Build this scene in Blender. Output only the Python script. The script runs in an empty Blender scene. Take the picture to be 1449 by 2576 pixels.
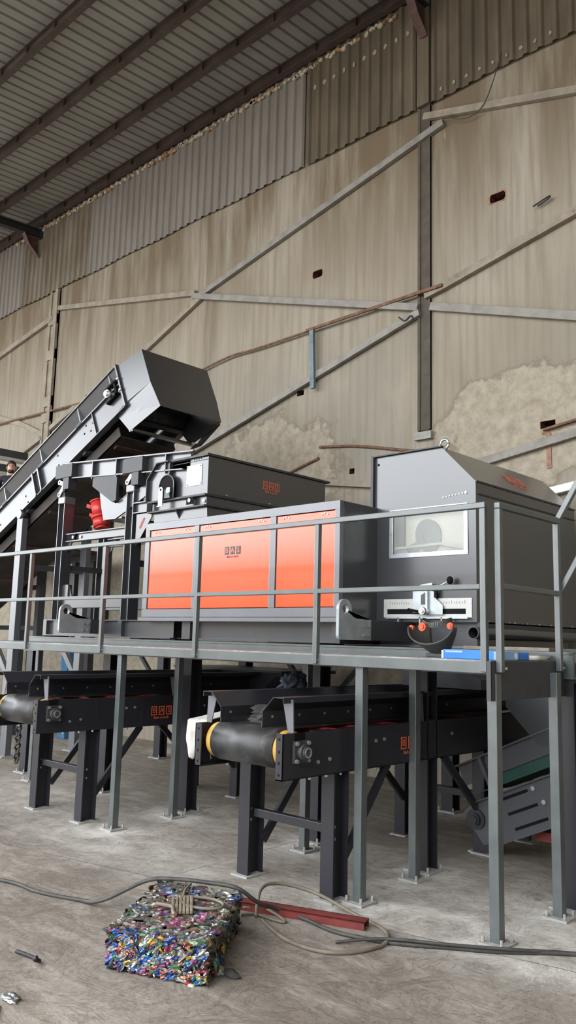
import bpy, bmesh, math, random
from mathutils import Vector, Matrix, noise
random.seed(7)
scene = bpy.context.scene
COL = scene.collection
PI = math.pi

# ------------------------------------------------------------------ materials
def mat(name):
    m = bpy.data.materials.new(name); m.use_nodes = True
    nt = m.node_tree
    return m, nt, nt.nodes['Principled BSDF']

def ramp(nt, fac, stops):
    r = nt.nodes.new('ShaderNodeValToRGB')
    el = r.color_ramp.elements
    while len(el) < len(stops): el.new(0.5)
    for e, (p, c) in zip(el, stops):
        e.position = p; e.color = (c[0], c[1], c[2], 1) if not isinstance(c, (int, float)) else (c, c, c, 1)
    nt.links.new(fac, r.inputs['Fac'])
    return r.outputs['Color']

def coords(nt, scale=(1, 1, 1)):
    t = nt.nodes.new('ShaderNodeTexCoord'); mp = nt.nodes.new('ShaderNodeMapping')
    mp.inputs['Scale'].default_value = scale
    nt.links.new(t.outputs['Object'], mp.inputs['Vector'])
    return mp.outputs['Vector']

def noise_tex(nt, vec, scale, detail=6, rough=0.55, dist=0.0):
    n = nt.nodes.new('ShaderNodeTexNoise')
    n.inputs['Scale'].default_value = scale; n.inputs['Detail'].default_value = detail
    n.inputs['Roughness'].default_value = rough; n.inputs['Distortion'].default_value = dist
    nt.links.new(vec, n.inputs['Vector'])
    return n.outputs['Fac']

def mix(nt, fac, a, b, mode='MIX'):
    n = nt.nodes.new('ShaderNodeMix'); n.data_type = 'RGBA'; n.blend_type = mode
    for s, v in ((n.inputs[0], fac), (n.inputs[6], a), (n.inputs[7], b)):
        if hasattr(v, 'is_output'): nt.links.new(v, s)
        elif isinstance(v, (int, float)): s.default_value = v
        else: s.default_value = (v[0], v[1], v[2], 1)
    return n.outputs[2]

def mth(nt, op, a, b=0.0, c=None, clamp=False):
    n = nt.nodes.new('ShaderNodeMath'); n.operation = op; n.use_clamp = clamp
    for s, v in zip(n.inputs, (a, b, c)):
        if v is None: continue
        if hasattr(v, 'is_output'): nt.links.new(v, s)
        else: s.default_value = v
    return n.outputs[0]

def bump(nt, bsdf, h, strength, dist=0.02):
    b = nt.nodes.new('ShaderNodeBump')
    b.inputs['Strength'].default_value = strength; b.inputs['Distance'].default_value = dist
    nt.links.new(h, b.inputs['Height']); nt.links.new(b.outputs['Normal'], bsdf.inputs['Normal'])

def paint(name, col, rough=0.4, metal=0.0, var=0.12, nscale=6.0, spec=0.5, bmp=0.0, dirt=None, coat=0.0):
    m, nt, b = mat(name)
    v = coords(nt)
    f = noise_tex(nt, v, nscale, 5 if rough > 0.45 else 2)
    lo = tuple(c * (1 - var) for c in col); hi = tuple(min(1, c * (1 + var)) for c in col)
    c = ramp(nt, f, [(0.3, lo), (0.7, hi)])
    if dirt:
        g = noise_tex(nt, v, dirt[1], 8, 0.65)
        k = ramp(nt, g, [(dirt[2], 0.0), (min(1, dirt[2] + 0.16), 1.0)])
        c = mix(nt, k, c, dirt[0])
    nt.links.new(c, b.inputs['Base Color'])
    b.inputs['Roughness'].default_value = rough
    if coat: b.inputs['Coat Weight'].default_value = coat; b.inputs['Coat Roughness'].default_value = rough * 0.8
    b.inputs['Metallic'].default_value = metal
    b.inputs['Specular IOR Level'].default_value = spec
    if bmp: bump(nt, b, noise_tex(nt, v, nscale * 8, 3), bmp, 0.004)
    return m

M = {}
M['anth'] = paint('anthracite_paint', (0.036, 0.038, 0.044), 0.27, 0.0, 0.06, 2.0, 0.85, coat=0.5)
M['anth_mat'] = paint('anthracite_matt', (0.040, 0.041, 0.046), 0.5, 0.0, 0.12, 5.0, 0.5)
M['greygreen'] = paint('walkway_grey_paint', (0.075, 0.088, 0.088), 0.32, 0.0, 0.16, 7.0, 1.0, 0, ((0.22, 0.23, 0.22), 9.0, 0.66))
M['dusty'] = paint('dusty_deck', (0.20, 0.21, 0.205), 0.7, 0.0, 0.25, 14.0, 0.4, 0.3, ((0.42, 0.41, 0.38), 6.0, 0.5))
M['door_frame'] = paint('door_frame_grey', (0.11, 0.115, 0.13), 0.32, 0.0, 0.06, 3.0, 0.8, coat=0.42)
M['door_frame_d'] = paint('frame_grey_dark', (0.065, 0.066, 0.076), 0.4, 0.0, 0.06, 3.0, 0.6)
M['anth_soft'] = paint('conveyor_frame_paint', (0.042, 0.045, 0.053), 0.30, 0.0, 0.06, 2.0, 0.75, coat=0.38)
M['frame_soft'] = paint('leg_paint', (0.085, 0.09, 0.10), 0.36, 0.0, 0.06, 3.0, 0.75, coat=0.36)
M['orange'] = paint('orange_enamel', (0.80, 0.078, 0.014), 0.20, 0.0, 0.04, 1.5, 0.6, coat=0.5)
M['black'] = paint('black_parts_and_shadow_gaps', (0.008, 0.008, 0.009), 0.7, spec=0.1)  # black parts, and the shade put into gaps, slots and holes
M['rubber'] = paint('belt_rubber', (0.030, 0.030, 0.031), 0.42, 0.0, 0.35, 9.0, 0.5, 0.2, ((0.11, 0.095, 0.075), 7.0, 0.55))
M['yellow'] = paint('drum_yellow', (0.72, 0.43, 0.10), 0.45, 0.0, 0.1, 6.0)
M['zinc'] = paint('zinc_plate', (0.46, 0.50, 0.53), 0.36, 0.75, 0.12, 9.0)
M['galv'] = paint('galvanised_lug', (0.36, 0.395, 0.41), 0.42, 0.3, 0.18, 8.0)
M['chrome'] = paint('bright_steel', (0.66, 0.67, 0.68), 0.25, 0.9, 0.05, 20)
M['alu'] = paint('aluminium_plate', (0.50, 0.50, 0.475), 0.5, 0.2, 0.06, 12.0, 0.5, 0, ((0.36, 0.35, 0.31), 10, 0.66))
M['white'] = paint('white_sheet', (0.85, 0.85, 0.83), 0.6, 0, 0.04)
M['redmotor'] = paint('red_motor_paint', (0.55, 0.035, 0.030), 0.35, 0, 0.1)
M['redroll'] = paint('red_roller', (0.30, 0.02, 0.02), 0.5)
M['purlin'] = paint('purlin_red_oxide', (0.072, 0.051, 0.044), 0.7, 0, 0.3, 3.0, 0.3, 0.1, ((0.05, 0.05, 0.055), 2.0, 0.6))
M['rafter'] = paint('rafter_dark_steel', (0.022, 0.020, 0.024), 0.6, 0, 0.25)
M['haunch'] = paint('haunch_rust', (0.085, 0.045, 0.035), 0.75, 0, 0.35, 8)
M['rust'] = paint('rusty_iron', (0.17, 0.095, 0.06), 0.85, 0, 0.4, 12.0, 0.3, 0.4)
M['brace'] = paint('plastered_brace', (0.285, 0.246, 0.195), 0.8, 0, 0.22, 5.0, 0.3, 0.3, ((0.191, 0.137, 0.091), 7.0, 0.58))
M['brace_grey'] = paint('galvanised_brace', (0.256, 0.240, 0.215), 0.65, 0.1, 0.2, 6.0, 0.4, 0.1, ((0.171, 0.124, 0.085), 6.0, 0.62))
M['bluebar'] = paint('blue_grey_bar', (0.14, 0.19, 0.22), 0.6, 0, 0.3, 9)
M['brick'] = paint('broken_brick', (0.33, 0.185, 0.135), 0.9, 0, 0.35, 18.0, 0.2, 0.6)
M['brick_d'] = paint('dark_brick', (0.11, 0.045, 0.03), 0.9, 0, 0.4, 18.0, 0.2)
M['redsteel'] = paint('red_primer', (0.17, 0.032, 0.026), 0.6, 0, 0.25, 10.0, 0.4, 0.1, ((0.24, 0.15, 0.13), 8, 0.66))
M['cable_blk'] = paint('black_cable', (0.05, 0.047, 0.043), 0.6, 0, 0.4, 14)
M['cable_tan'] = paint('tan_cable', (0.17, 0.145, 0.11), 0.65, 0, 0.3, 10)
M['electrode'] = paint('dirty_rods', (0.21, 0.17, 0.12), 0.8, 0, 0.35, 12)
M['skin'] = paint('skin', (0.56, 0.30, 0.22), 0.5, 0, 0.06)
M['hair'] = paint('dark_hair', (0.018, 0.013, 0.011), 0.6)
M['navy'] = paint('navy_sweater', (0.020, 0.022, 0.032), 0.85, 0, 0.2, 20)
M['trouser'] = paint('dark_trousers', (0.03, 0.03, 0.035), 0.85)
M['cloth_dark'] = paint('dark_fabric', (0.055, 0.052, 0.050), 0.9, 0, 0.35, 14, 0.2, 0.5)
M['cloth_navy'] = paint('navy_striped_fabric', (0.06, 0.065, 0.085), 0.9, 0, 0.4, 30, 0.2, 0.4)
M['cloth_white'] = paint('white_sacking', (0.50, 0.485, 0.45), 0.9, 0, 0.1, 12, 0.2, 0.4)
M['mask'] = paint('mask_black', (0.045, 0.045, 0.043), 0.55, 0, 0.25, 16, 0.5, 0.1)
M['knob'] = paint('knob_orange', (0.75, 0.10, 0.03), 0.45)
M['bluebox'] = paint('blue_carton', (0.020, 0.16, 0.62), 0.35, 0, 0.15, 9)
M['bluelab'] = paint('blue_label', (0.25, 0.42, 0.75), 0.4, 0, 0.1)
M['bluegear'] = paint('blue_equipment', (0.03, 0.12, 0.24), 0.5, 0, 0.2)
M['wood'] = paint('old_plank', (0.24, 0.215, 0.18), 0.85, 0, 0.25, 9, 0.2, 0.4)
M['green'] = paint('green_belt', (0.010, 0.060, 0.045), 0.5, 0, 0.15)
M['mortar'] = paint('base_mortar', (0.34, 0.335, 0.32), 0.95, 0, 0.15, 18, 0.2, 0.8)
M['bellypan'] = paint('belly_pan', (0.050, 0.042, 0.037), 0.7, 0, 0.35, 3.0, 0.3, 0.2)
M['chip'] = paint('foam_chip', (0.44, 0.385, 0.29), 0.9, 0, 0.2, 9)
M['chip_o'] = paint('orange_chip', (0.36, 0.17, 0.075), 0.9, 0, 0.2, 9)
M['chip_d'] = paint('stained_foam', (0.30, 0.26, 0.19), 0.9, 0, 0.3, 30)
M['anth_shaded'] = paint('anthracite_shaded', (0.022, 0.022, 0.028), 0.36, 0.0, 0.08, 3.0, 0.5)  # anthracite darkened to put the shade under the walkway into the colour
M['letter'] = paint('logo_dark', (0.045, 0.040, 0.042), 0.5)
M['letter_o'] = paint('logo_orange', (0.80, 0.16, 0.06), 0.45)
M['reflect_beige'] = paint('reflection_beige', (0.58, 0.56, 0.50), 0.6, 0, 0.05, 3)  # beige and grey of the reflections put behind the hood window
M['reflect_grey'] = paint('reflection_oval', (0.10, 0.105, 0.108), 0.5, 0, 0.1)
M['foil'] = paint('crumpled_foil', (0.30, 0.31, 0.30), 0.4, 0.7, 0.3, 20)

def mat_roof():
    m, nt, b = mat('roof_sheet_steel')
    v = coords(nt); f = noise_tex(nt, coords(nt, (1, 0.25, 1)), 1.6, 7)
    c = ramp(nt, f, [(0.25, (0.262, 0.255, 0.231)), (0.75, (0.377, 0.365, 0.335))])
    g = noise_tex(nt, v, 22, 3)
    c = mix(nt, mth(nt, 'MULTIPLY', g, 0.25), c, (0.194, 0.189, 0.170))
    nt.links.new(c, b.inputs['Base Color']); b.inputs['Roughness'].default_value = 0.55
    b.inputs['Metallic'].default_value = 0.15
    return m
M['roof'] = mat_roof()

def mat_clad(name, lo, hi, stain, amt):
    m, nt, b = mat(name)
    f = noise_tex(nt, coords(nt, (5, 5, 0.35)), 1.5, 8, 0.6)
    c = ramp(nt, f, [(0.3, lo), (0.72, hi)])
    g = noise_tex(nt, coords(nt, (1.2, 1.2, 0.5)), 1.3, 5, 0.6)
    c = mix(nt, mth(nt, 'MULTIPLY', ramp(nt, g, [(0.42, 0.0), (0.65, 1.0)]), amt), c, stain)
    nt.links.new(c, b.inputs['Base Color']); b.inputs['Roughness'].default_value = 0.6
    b.inputs['Metallic'].default_value = 0.1
    return m
M['clad_grey'] = mat_clad('cladding_grey', (0.206, 0.183, 0.159), (0.268, 0.238, 0.207), (0.171, 0.151, 0.126), 0.5)
M['clad_tan'] = mat_clad('cladding_tan', (0.147, 0.122, 0.084), (0.252, 0.224, 0.168), (0.119, 0.087, 0.052), 0.8)
M['clad_brown'] = mat_clad('cladding_brown', (0.105, 0.084, 0.054), (0.174, 0.143, 0.095), (0.085, 0.066, 0.042), 0.8)

def mat_wall():
    m, nt, b = mat('stained_render')
    v = coords(nt)
    sep = nt.nodes.new('ShaderNodeSeparateXYZ'); nt.links.new(v, sep.inputs[0])
    X, Z = sep.outputs['X'], sep.outputs['Z']
    big = noise_tex(nt, coords(nt, (1, 1, 0.7)), 0.45, 5, 0.55)
    c = ramp(nt, big, [(0.30, (0.259, 0.220, 0.165)), (0.55, (0.337, 0.295, 0.235)), (0.75, (0.377, 0.341, 0.282))])
    # vertical rain streaks
    st = noise_tex(nt, coords(nt, (13.0, 13.0, 0.55)), 1.0, 9, 0.66)
    stf = ramp(nt, st, [(0.40, 1.0), (0.53, 0.0)])
    c = mix(nt, mth(nt, 'MULTIPLY', stf, 0.7), c, (0.195, 0.157, 0.107))
    st2 = noise_tex(nt, coords(nt, (26.0, 26.0, 1.1)), 1.0, 4, 0.6)
    c = mix(nt, mth(nt, 'MULTIPLY', ramp(nt, st2, [(0.40, 1.0), (0.6, 0.0)]), 0.30), c, (0.405, 0.368, 0.304))
    # brown run-off below the cladding
    top = mth(nt, 'MULTIPLY', ramp(nt, mth(nt, 'DIVIDE', mth(nt, 'SUBTRACT', Z, 6.6), 2.2), [(0.0, 0.0), (1.0, 1.0)]),
              ramp(nt, noise_tex(nt, coords(nt, (2.6, 2.6, 0.28)), 1.0, 6, 0.6), [(0.36, 0.0), (0.56, 1.0)]))
    c = mix(nt, mth(nt, 'MULTIPLY', top, 0.95), c, (0.169, 0.128, 0.082))
    bd = mth(nt, 'MULTIPLY', ramp(nt, mth(nt, 'ABSOLUTE', mth(nt, 'ADD', X, 10.52)), [(0.10, 1.0), (0.26, 0.0)]), ramp(nt, mth(nt, 'DIVIDE', mth(nt, 'SUBTRACT', 7.72, Z), 2.5), [(0.0, 0.0), (0.02, 1.0), (0.7, 0.6), (1.0, 0.0)]))
    bd = mth(nt, 'MULTIPLY', bd, ramp(nt, noise_tex(nt, coords(nt, (12, 12, 0.6)), 1.0, 6, 0.6), [(0.34, 0.0), (0.58, 1.0)]))
    c = mix(nt, mth(nt, 'MULTIPLY', bd, 0.8), c, (0.165, 0.125, 0.08))
    # greenish-grey damp low on the right bay
    damp = mth(nt, 'MULTIPLY', ramp(nt, mth(nt, 'DIVIDE', mth(nt, 'SUBTRACT', 7.6, Z), 2.2), [(0.0, 0.0), (1.0, 1.0)]),
               ramp(nt, noise_tex(nt, v, 0.8, 5), [(0.44, 0.0), (0.62, 1.0)]))
    c = mix(nt, mth(nt, 'MULTIPLY', damp, 0.55), c, (0.244, 0.232, 0.195))
    # broken render patches; the low one also carries painted light
    def patch(cx, cz, rx, rz):
        dx = mth(nt, 'DIVIDE', mth(nt, 'SUBTRACT', X, cx), rx); dz = mth(nt, 'DIVIDE', mth(nt, 'SUBTRACT', Z, cz), rz)
        d = mth(nt, 'SQRT', mth(nt, 'ADD', mth(nt, 'MULTIPLY', dx, dx), mth(nt, 'MULTIPLY', dz, dz)))
        d = mth(nt, 'ADD', d, mth(nt, 'MULTIPLY', mth(nt, 'SUBTRACT', noise_tex(nt, v, 1.7, 8, 0.65), 0.5), 1.1))
        return ramp(nt, d, [(0.86, 1.0), (0.90, 0.0)]), ramp(nt, d, [(0.82, 0.0), (0.885, 1.0), (0.95, 0.0)])
    p1, e1 = patch(-9.0, 4.2, 1.75, 1.1); p2, e2 = patch(-4.5, 4.35, 1.5, 0.85)
    p3, e3 = patch(-12.0, 1.9, 9.5, 1.75)  # low wide patch: broken render, lightened and stretched to put light on the wall
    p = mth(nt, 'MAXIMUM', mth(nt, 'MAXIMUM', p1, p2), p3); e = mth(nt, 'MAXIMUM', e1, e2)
    rf = noise_tex(nt, v, 7.0, 9, 0.7)
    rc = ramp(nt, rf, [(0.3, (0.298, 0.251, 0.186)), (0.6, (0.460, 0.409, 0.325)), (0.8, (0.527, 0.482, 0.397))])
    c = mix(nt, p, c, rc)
    c = mix(nt, mth(nt, 'MULTIPLY', e, 0.45), c, (0.147, 0.118, 0.084))
    # white chalk scratches
    w = noise_tex(nt, coords(nt, (14, 14, 3.0)), 1.0, 2, 0.5, 0.8)
    wm = mth(nt, 'MULTIPLY', ramp(nt, w, [(0.745, 0.0), (0.77, 1.0)]), ramp(nt, noise_tex(nt, v, 1.1, 2), [(0.55, 0.0), (0.6, 1.0)]))
    c = mix(nt, mth(nt, 'MULTIPLY', wm, 0.6), c, (0.445, 0.414, 0.364))
    nt.links.new(c, b.inputs['Base Color']); b.inputs['Roughness'].default_value = 0.92
    b.inputs['Specular IOR Level'].default_value = 0.15
    h = mth(nt, 'ADD', mth(nt, 'MULTIPLY', st, 0.25), mth(nt, 'MULTIPLY', mth(nt, 'MULTIPLY', rf, p), 1.6))
    h = mth(nt, 'SUBTRACT', h, mth(nt, 'MULTIPLY', p, 0.7))
    bump(nt, b, h, 0.55, 0.06)
    return m
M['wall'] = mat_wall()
M['wallcol'] = paint('painted_column', (0.091, 0.076, 0.059), 0.8, 0, 0.2, 6.0, 0.3, 0.2, ((0.337, 0.302, 0.246), 5.0, 0.665))
M['pilaster'] = paint('concrete_pilaster', (0.303, 0.263, 0.207), 0.9, 0, 0.2, 4.0, 0.2, 0.3, ((0.202, 0.171, 0.123), 5.0, 0.56))

def mat_floor():
    m, nt, b = mat('worn_concrete_floor')
    v = coords(nt)
    f = noise_tex(nt, v, 0.7, 9, 0.62)
    c = ramp(nt, f, [(0.28, (0.177, 0.142, 0.116)), (0.5, (0.285, 0.245, 0.206)), (0.72, (0.409, 0.365, 0.314))])
    fine = noise_tex(nt, v, 9.0, 9, 0.7)
    c = mix(nt, mth(nt, 'MULTIPLY', ramp(nt, fine, [(0.38, 1.0), (0.6, 0.0)]), 0.42), c, (0.146, 0.121, 0.100))
    grit = noise_tex(nt, v, 34.0, 6, 0.75)
    c = mix(nt, mth(nt, 'MULTIPLY', ramp(nt, grit, [(0.42, 1.0), (0.56, 0.0)]), 0.35), c, (0.134, 0.112, 0.091))
    blot = noise_tex(nt, v, 1.7, 8, 0.7, 0.6)
    c = mix(nt, mth(nt, 'MULTIPLY', ramp(nt, blot, [(0.36, 1.0), (0.50, 0.0)]), 0.5), c, (0.168, 0.137, 0.112))
    vein = noise_tex(nt, v, 2.6, 9, 0.72, 2.2)
    vn = ramp(nt, vein, [(0.485, 0.0), (0.50, 1.0), (0.515, 0.0)])
    c = mix(nt, mth(nt, 'MULTIPLY', vn, 0.15), c, (0.134, 0.109, 0.091))
    # trowel / drag streaks
    mp = coords(nt, (1.6, 5.0, 1)); mp.node.inputs['Rotation'].default_value = (0, 0, 0.5)
    sw = noise_tex(nt, mp, 1.1, 7, 0.65, 0.9)
    c = mix(nt, mth(nt, 'MULTIPLY', ramp(nt, sw, [(0.50, 0.0), (0.64, 1.0)]), 0.38), c, (0.476, 0.439, 0.389))
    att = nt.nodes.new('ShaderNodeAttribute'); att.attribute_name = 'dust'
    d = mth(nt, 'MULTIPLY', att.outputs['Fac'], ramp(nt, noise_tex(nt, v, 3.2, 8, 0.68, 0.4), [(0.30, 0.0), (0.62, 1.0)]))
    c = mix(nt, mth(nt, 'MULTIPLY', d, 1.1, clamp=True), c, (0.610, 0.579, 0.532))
    # expansion joints
    sep = nt.nodes.new('ShaderNodeSeparateXYZ'); nt.links.new(v, sep.inputs[0])
    wob = mth(nt, 'MULTIPLY', mth(nt, 'SUBTRACT', noise_tex(nt, v, 3.0, 4), 0.5), 0.05)
    def joint(x0, y0, x1, y1, w):
        L = math.hypot(x1 - x0, y1 - y0); nx, ny = -(y1 - y0) / L, (x1 - x0) / L
        k = nx * x0 + ny * y0
        dd = mth(nt, 'ADD', mth(nt, 'MULTIPLY', sep.outputs['X'], nx), mth(nt, 'MULTIPLY', sep.outputs['Y'], ny))
        dd = mth(nt, 'ABSOLUTE', mth(nt, 'ADD', mth(nt, 'SUBTRACT', dd, k), wob))
        return mth(nt, 'LESS_THAN', dd, w)
    j = mth(nt, 'MAXIMUM', joint(-6.74, 3.69, -5.03, 4.04, 0.006), joint(-4.92, 2.72, -5.09, 4.86, 0.005))
    c = mix(nt, mth(nt, 'MULTIPLY', j, 0.7), c, (0.123, 0.097, 0.071))
    nt.links.new(c, b.inputs['Base Color'])
    nt.links.new(ramp(nt, f, [(0.3, 0.55), (0.7, 0.85)]), b.inputs['Roughness'])
    b.inputs['Specular IOR Level'].default_value = 0.3
    bump(nt, b, mth(nt, 'ADD', mth(nt, 'MULTIPLY', fine, 0.6), mth(nt, 'ADD', mth(nt, 'MULTIPLY', grit, 0.5), mth(nt, 'SUBTRACT', sw, mth(nt, 'MULTIPLY', mth(nt, 'ADD', j, vn), 1.0)))), 0.6, 0.02)
    return m
M['floor'] = mat_floor()

def mat_pane():
    m, nt, b = mat('scratched_clear_pane')
    b.inputs['Base Color'].default_value = (0.86, 0.88, 0.86, 1)
    b.inputs['Roughness'].default_value = 0.08
    b.inputs['Specular IOR Level'].default_value = 0.6
    tr = nt.nodes.new('ShaderNodeBsdfTransparent'); tr.inputs[0].default_value = (0.92, 0.93, 0.92, 1)
    mx = nt.nodes.new('ShaderNodeMixShader')
    g = noise_tex(nt, coords(nt), 2, 1)
    nt.links.new(ramp(nt, g, [(0.3, 0.15), (0.7, 0.20)]), mx.inputs[0])
    nt.links.new(tr.outputs[0], mx.inputs[1]); nt.links.new(b.outputs[0], mx.inputs[2])
    nt.links.new(mx.outputs[0], nt.nodes['Material Output'].inputs['Surface'])
    return m
M['pane'] = mat_pane()

def mat_attr(name, rough=0.35, metal=0.45, dirt=None):
    m, nt, b = mat(name)
    a = nt.nodes.new('ShaderNodeAttribute'); a.attribute_name = 'can_col'
    c = a.outputs['Color']
    g = noise_tex(nt, coords(nt), 30, 6, 0.65)
    c = mix(nt, mth(nt, 'MULTIPLY', ramp(nt, g, [(0.52, 0.0), (0.66, 1.0)]), 0.35), c, (0.50, 0.50, 0.48))
    g2 = noise_tex(nt, coords(nt), 9, 4)
    c = mix(nt, mth(nt, 'MULTIPLY', ramp(nt, g2, [(0.42, 0.0), (0.7, 1.0)]), 0.45), c, (0.12, 0.10, 0.085))
    nt.links.new(c, b.inputs['Base Color'])
    b.inputs['Roughness'].default_value = rough; b.inputs['Metallic'].default_value = metal
    return m
M['cans'] = mat_attr('crushed_cans')

# ------------------------------------------------------------------ mesh helpers
ROOT = {}
def rootloc(o):
    while o is not None and o.parent is not None: o = o.parent
    return ROOT.get(o, Vector((0, 0, 0)))

def put(o, label=None, cat=None, group=None, kind=None):
    if label: o['label'] = label
    if cat: o['category'] = cat
    if group: o['group'] = group
    if kind: o['kind'] = kind
    return o

def thing(name, label, cat, loc, group=None):
    o = bpy.data.objects.new(name, None); COL.objects.link(o)
    o.empty_display_size = 0.1; o.location = loc; ROOT[o] = Vector(loc)
    return put(o, label, cat, group)

SPLIT = {'bolt', 'nut', 'guard_clamp', 'guard_rib', 'frame_rib', 'screw', 'cross_strip', 'cross_member', 'mounting_pad', 'joist', 'saddle_plate'}
class MB:
    def __init__(s): s.v = []; s.f = []; s.m = []; s.sm = []; s.cur = 0; s.smooth = False
    def mi(s, i): s.cur = i; return s
    def sh(s, b): s.smooth = b; return s
    def add(s, vs, fs):
        n = len(s.v); s.v += [Vector(p) for p in vs]
        for f in fs: s.f.append([i + n for i in f]); s.m.append(s.cur); s.sm.append(s.smooth)
        return s
    def box(s, x0, x1, y0, y1, z0, z1):
        if x0 > x1: x0, x1 = x1, x0
        if y0 > y1: y0, y1 = y1, y0
        if z0 > z1: z0, z1 = z1, z0
        return s.add([(x0, y0, z0), (x1, y0, z0), (x1, y1, z0), (x0, y1, z0), (x0, y0, z1), (x1, y0, z1), (x1, y1, z1), (x0, y1, z1)],
                     [(3, 2, 1, 0), (4, 5, 6, 7), (0, 1, 5, 4), (1, 2, 6, 5), (2, 3, 7, 6), (3, 0, 4, 7)])
    def prism(s, pts, ax, a0, a1):
        """polygon in the plane normal to axis ax ('x': (y,z), 'y': (x,z), 'z': (x,y)) extruded a0..a1"""
        if a0 > a1: a0, a1 = a1, a0
        def P(p, a):
            return {'x': (a, p[0], p[1]), 'y': (p[0], a, p[1]), 'z': (p[0], p[1], a)}[ax]
        n = len(pts)
        area = sum(pts[i][0] * pts[(i + 1) % n][1] - pts[(i + 1) % n][0] * pts[i][1] for i in range(n))
        if (area < 0) != (ax == 'y'): pts = pts[::-1]
        return s.add([P(p, a0) for p in pts] + [P(p, a1) for p in pts],
                     [tuple(range(n))[::-1], tuple(range(n, 2 * n))] + [(i, (i + 1) % n, n + (i + 1) % n, n + i) for i in range(n)])
    def bar(s, p, q, w, h, up=(0, 0, 1), off=(0, 0)):
        p, q = Vector(p), Vector(q); d = (q - p).normalized(); up = Vector(up)
        x = d.cross(up).normalized(); y = x.cross(d).normalized()
        vs = []
        for e in (p, q):
            for a, b in ((-1, -1), (1, -1), (1, 1), (-1, 1)):
                vs.append(e + x * (a * w / 2 + off[0]) + y * (b * h / 2 + off[1]))
        return s.add(vs, [(0, 3, 2, 1)[::-1], (4, 5, 6, 7)[::-1], (0, 1, 5, 4)[::-1], (1, 2, 6, 5)[::-1], (2, 3, 7, 6)[::-1], (3, 0, 4, 7)[::-1]][0:6])
    def cyl(s, p, q, r, n=20, r2=None, cap=True, smooth=True):
        p, q = Vector(p), Vector(q); d = (q - p).normalized()
        a = d.orthogonal().normalized(); b = d.cross(a); r2 = r if r2 is None else r2
        vs = [p + (a * math.cos(2 * PI * i / n) + b * math.sin(2 * PI * i / n)) * r for i in range(n)] + \
             [q + (a * math.cos(2 * PI * i / n) + b * math.sin(2 * PI * i / n)) * r2 for i in range(n)]
        sm = s.smooth; s.smooth = smooth
        s.add(vs, [(i, (i + 1) % n, n + (i + 1) % n, n + i) for i in range(n)])
        s.smooth = False
        if cap:
            s.add(vs[:n], [tuple(range(n))[::-1]]); s.add(vs[n:], [tuple(range(n))])
        s.smooth = sm
        return s
    def ring(s, p, q, ro, ri, n=24):
        p, q = Vector(p), Vector(q); d = (q - p).normalized(); a = d.orthogonal().normalized(); b = d.cross(a)
        c = lambda e, r: [e + (a * math.cos(2 * PI * i / n) + b * math.sin(2 * PI * i / n)) * r for i in range(n)]
        vs = c(p, ro) + c(q, ro) + c(p, ri) + c(q, ri)
        fs = []
        for i in range(n):
            j = (i + 1) % n
            fs += [(i, j, n + j, n + i), (2 * n + j, 2 * n + i, 3 * n + i, 3 * n + j), (j, i, 2 * n + i, 2 * n + j), (n + i, n + j, 3 * n + j, 3 * n + i)]
        return s.add(vs, fs)
    def tube(s, pts, r, n=8, closed=False):
        pts = [Vector(p) for p in pts]; N = len(pts); rings = []
        up = Vector((0.13, 0.07, 1)).normalized()
        for i, p in enumerate(pts):
            t = (pts[min(i + 1, N - 1)] - pts[max(i - 1, 0)]).normalized()
            a = t.cross(up)
            if a.length < 1e-3: a = t.orthogonal()
            a.normalize(); b = t.cross(a)
            rings.append([p + (a * math.cos(2 * PI * k / n) + b * math.sin(2 * PI * k / n)) * r for k in range(n)])
        sm = s.smooth; s.smooth = True
        s.add([v for g in rings for v in g],
              [(i * n + (k + 1) % n, i * n + k, (i + 1) * n + k, (i + 1) * n + (k + 1) % n) for i in range(N - 1) for k in range(n)])
        s.smooth = False
        s.add(rings[0], [tuple(range(n))]); s.add(rings[-1], [tuple(range(n))[::-1]])
        s.smooth = sm
        return s
    def sphere(s, c, rx, ry, rz, nu=16, nv=10):
        c = Vector(c); vs = []; fs = []
        for j in range(nv + 1):
            t = PI * j / nv
            for i in range(nu):
                a = 2 * PI * i / nu
                vs.append(c + Vector((rx * math.sin(t) * math.cos(a), ry * math.sin(t) * math.sin(a), rz * math.cos(t))))
        for j in range(nv):
            for i in range(nu):
                k = (i + 1) % nu
                fs.append((j * nu + i, (j + 1) * nu + i, (j + 1) * nu + k, j * nu + k))
        sm = s.smooth; s.smooth = True; s.add(vs, fs); s.smooth = sm
        return s
    def bolt(s, p, d, r=0.012, h=0.01):
        p = Vector(p); return s.cyl(p, p + Vector(d) * h, r, 6, smooth=False)
    def pieces(s):
        up = list(range(len(s.v)))
        def find(a):
            while up[a] != a: up[a] = up[up[a]]; a = up[a]
            return a
        key = {}
        for i, v in enumerate(s.v):
            k = (round(v.x, 5), round(v.y, 5), round(v.z, 5))
            if k in key: up[find(i)] = find(key[k])
            else: key[k] = i
        for f in s.f:
            for a in f[1:]: up[find(a)] = find(f[0])
        out = {}
        for fi, f in enumerate(s.f): out.setdefault(find(f[0]), []).append(fi)
        res = []
        for fl in out.values():
            m = MB(); idx = {}
            for fi in fl:
                for a in s.f[fi]:
                    if a not in idx: idx[a] = len(m.v); m.v.append(s.v[a])
                m.f.append([idx[a] for a in s.f[fi]]); m.m.append(s.m[fi]); m.sm.append(s.sm[fi])
            res.append(m)
        return res
    def build(s, name, mats, parent=None, bevel=0.0, label=None, kind=None, fix=True):
        if name in SPLIT and parent is not None:
            ps = s.pieces()
            if len(ps) > 1: return [p._build(name, mats, parent, bevel, label, kind, fix) for p in ps][0]
        return s._build(name, mats, parent, bevel, label, kind, fix)
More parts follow.
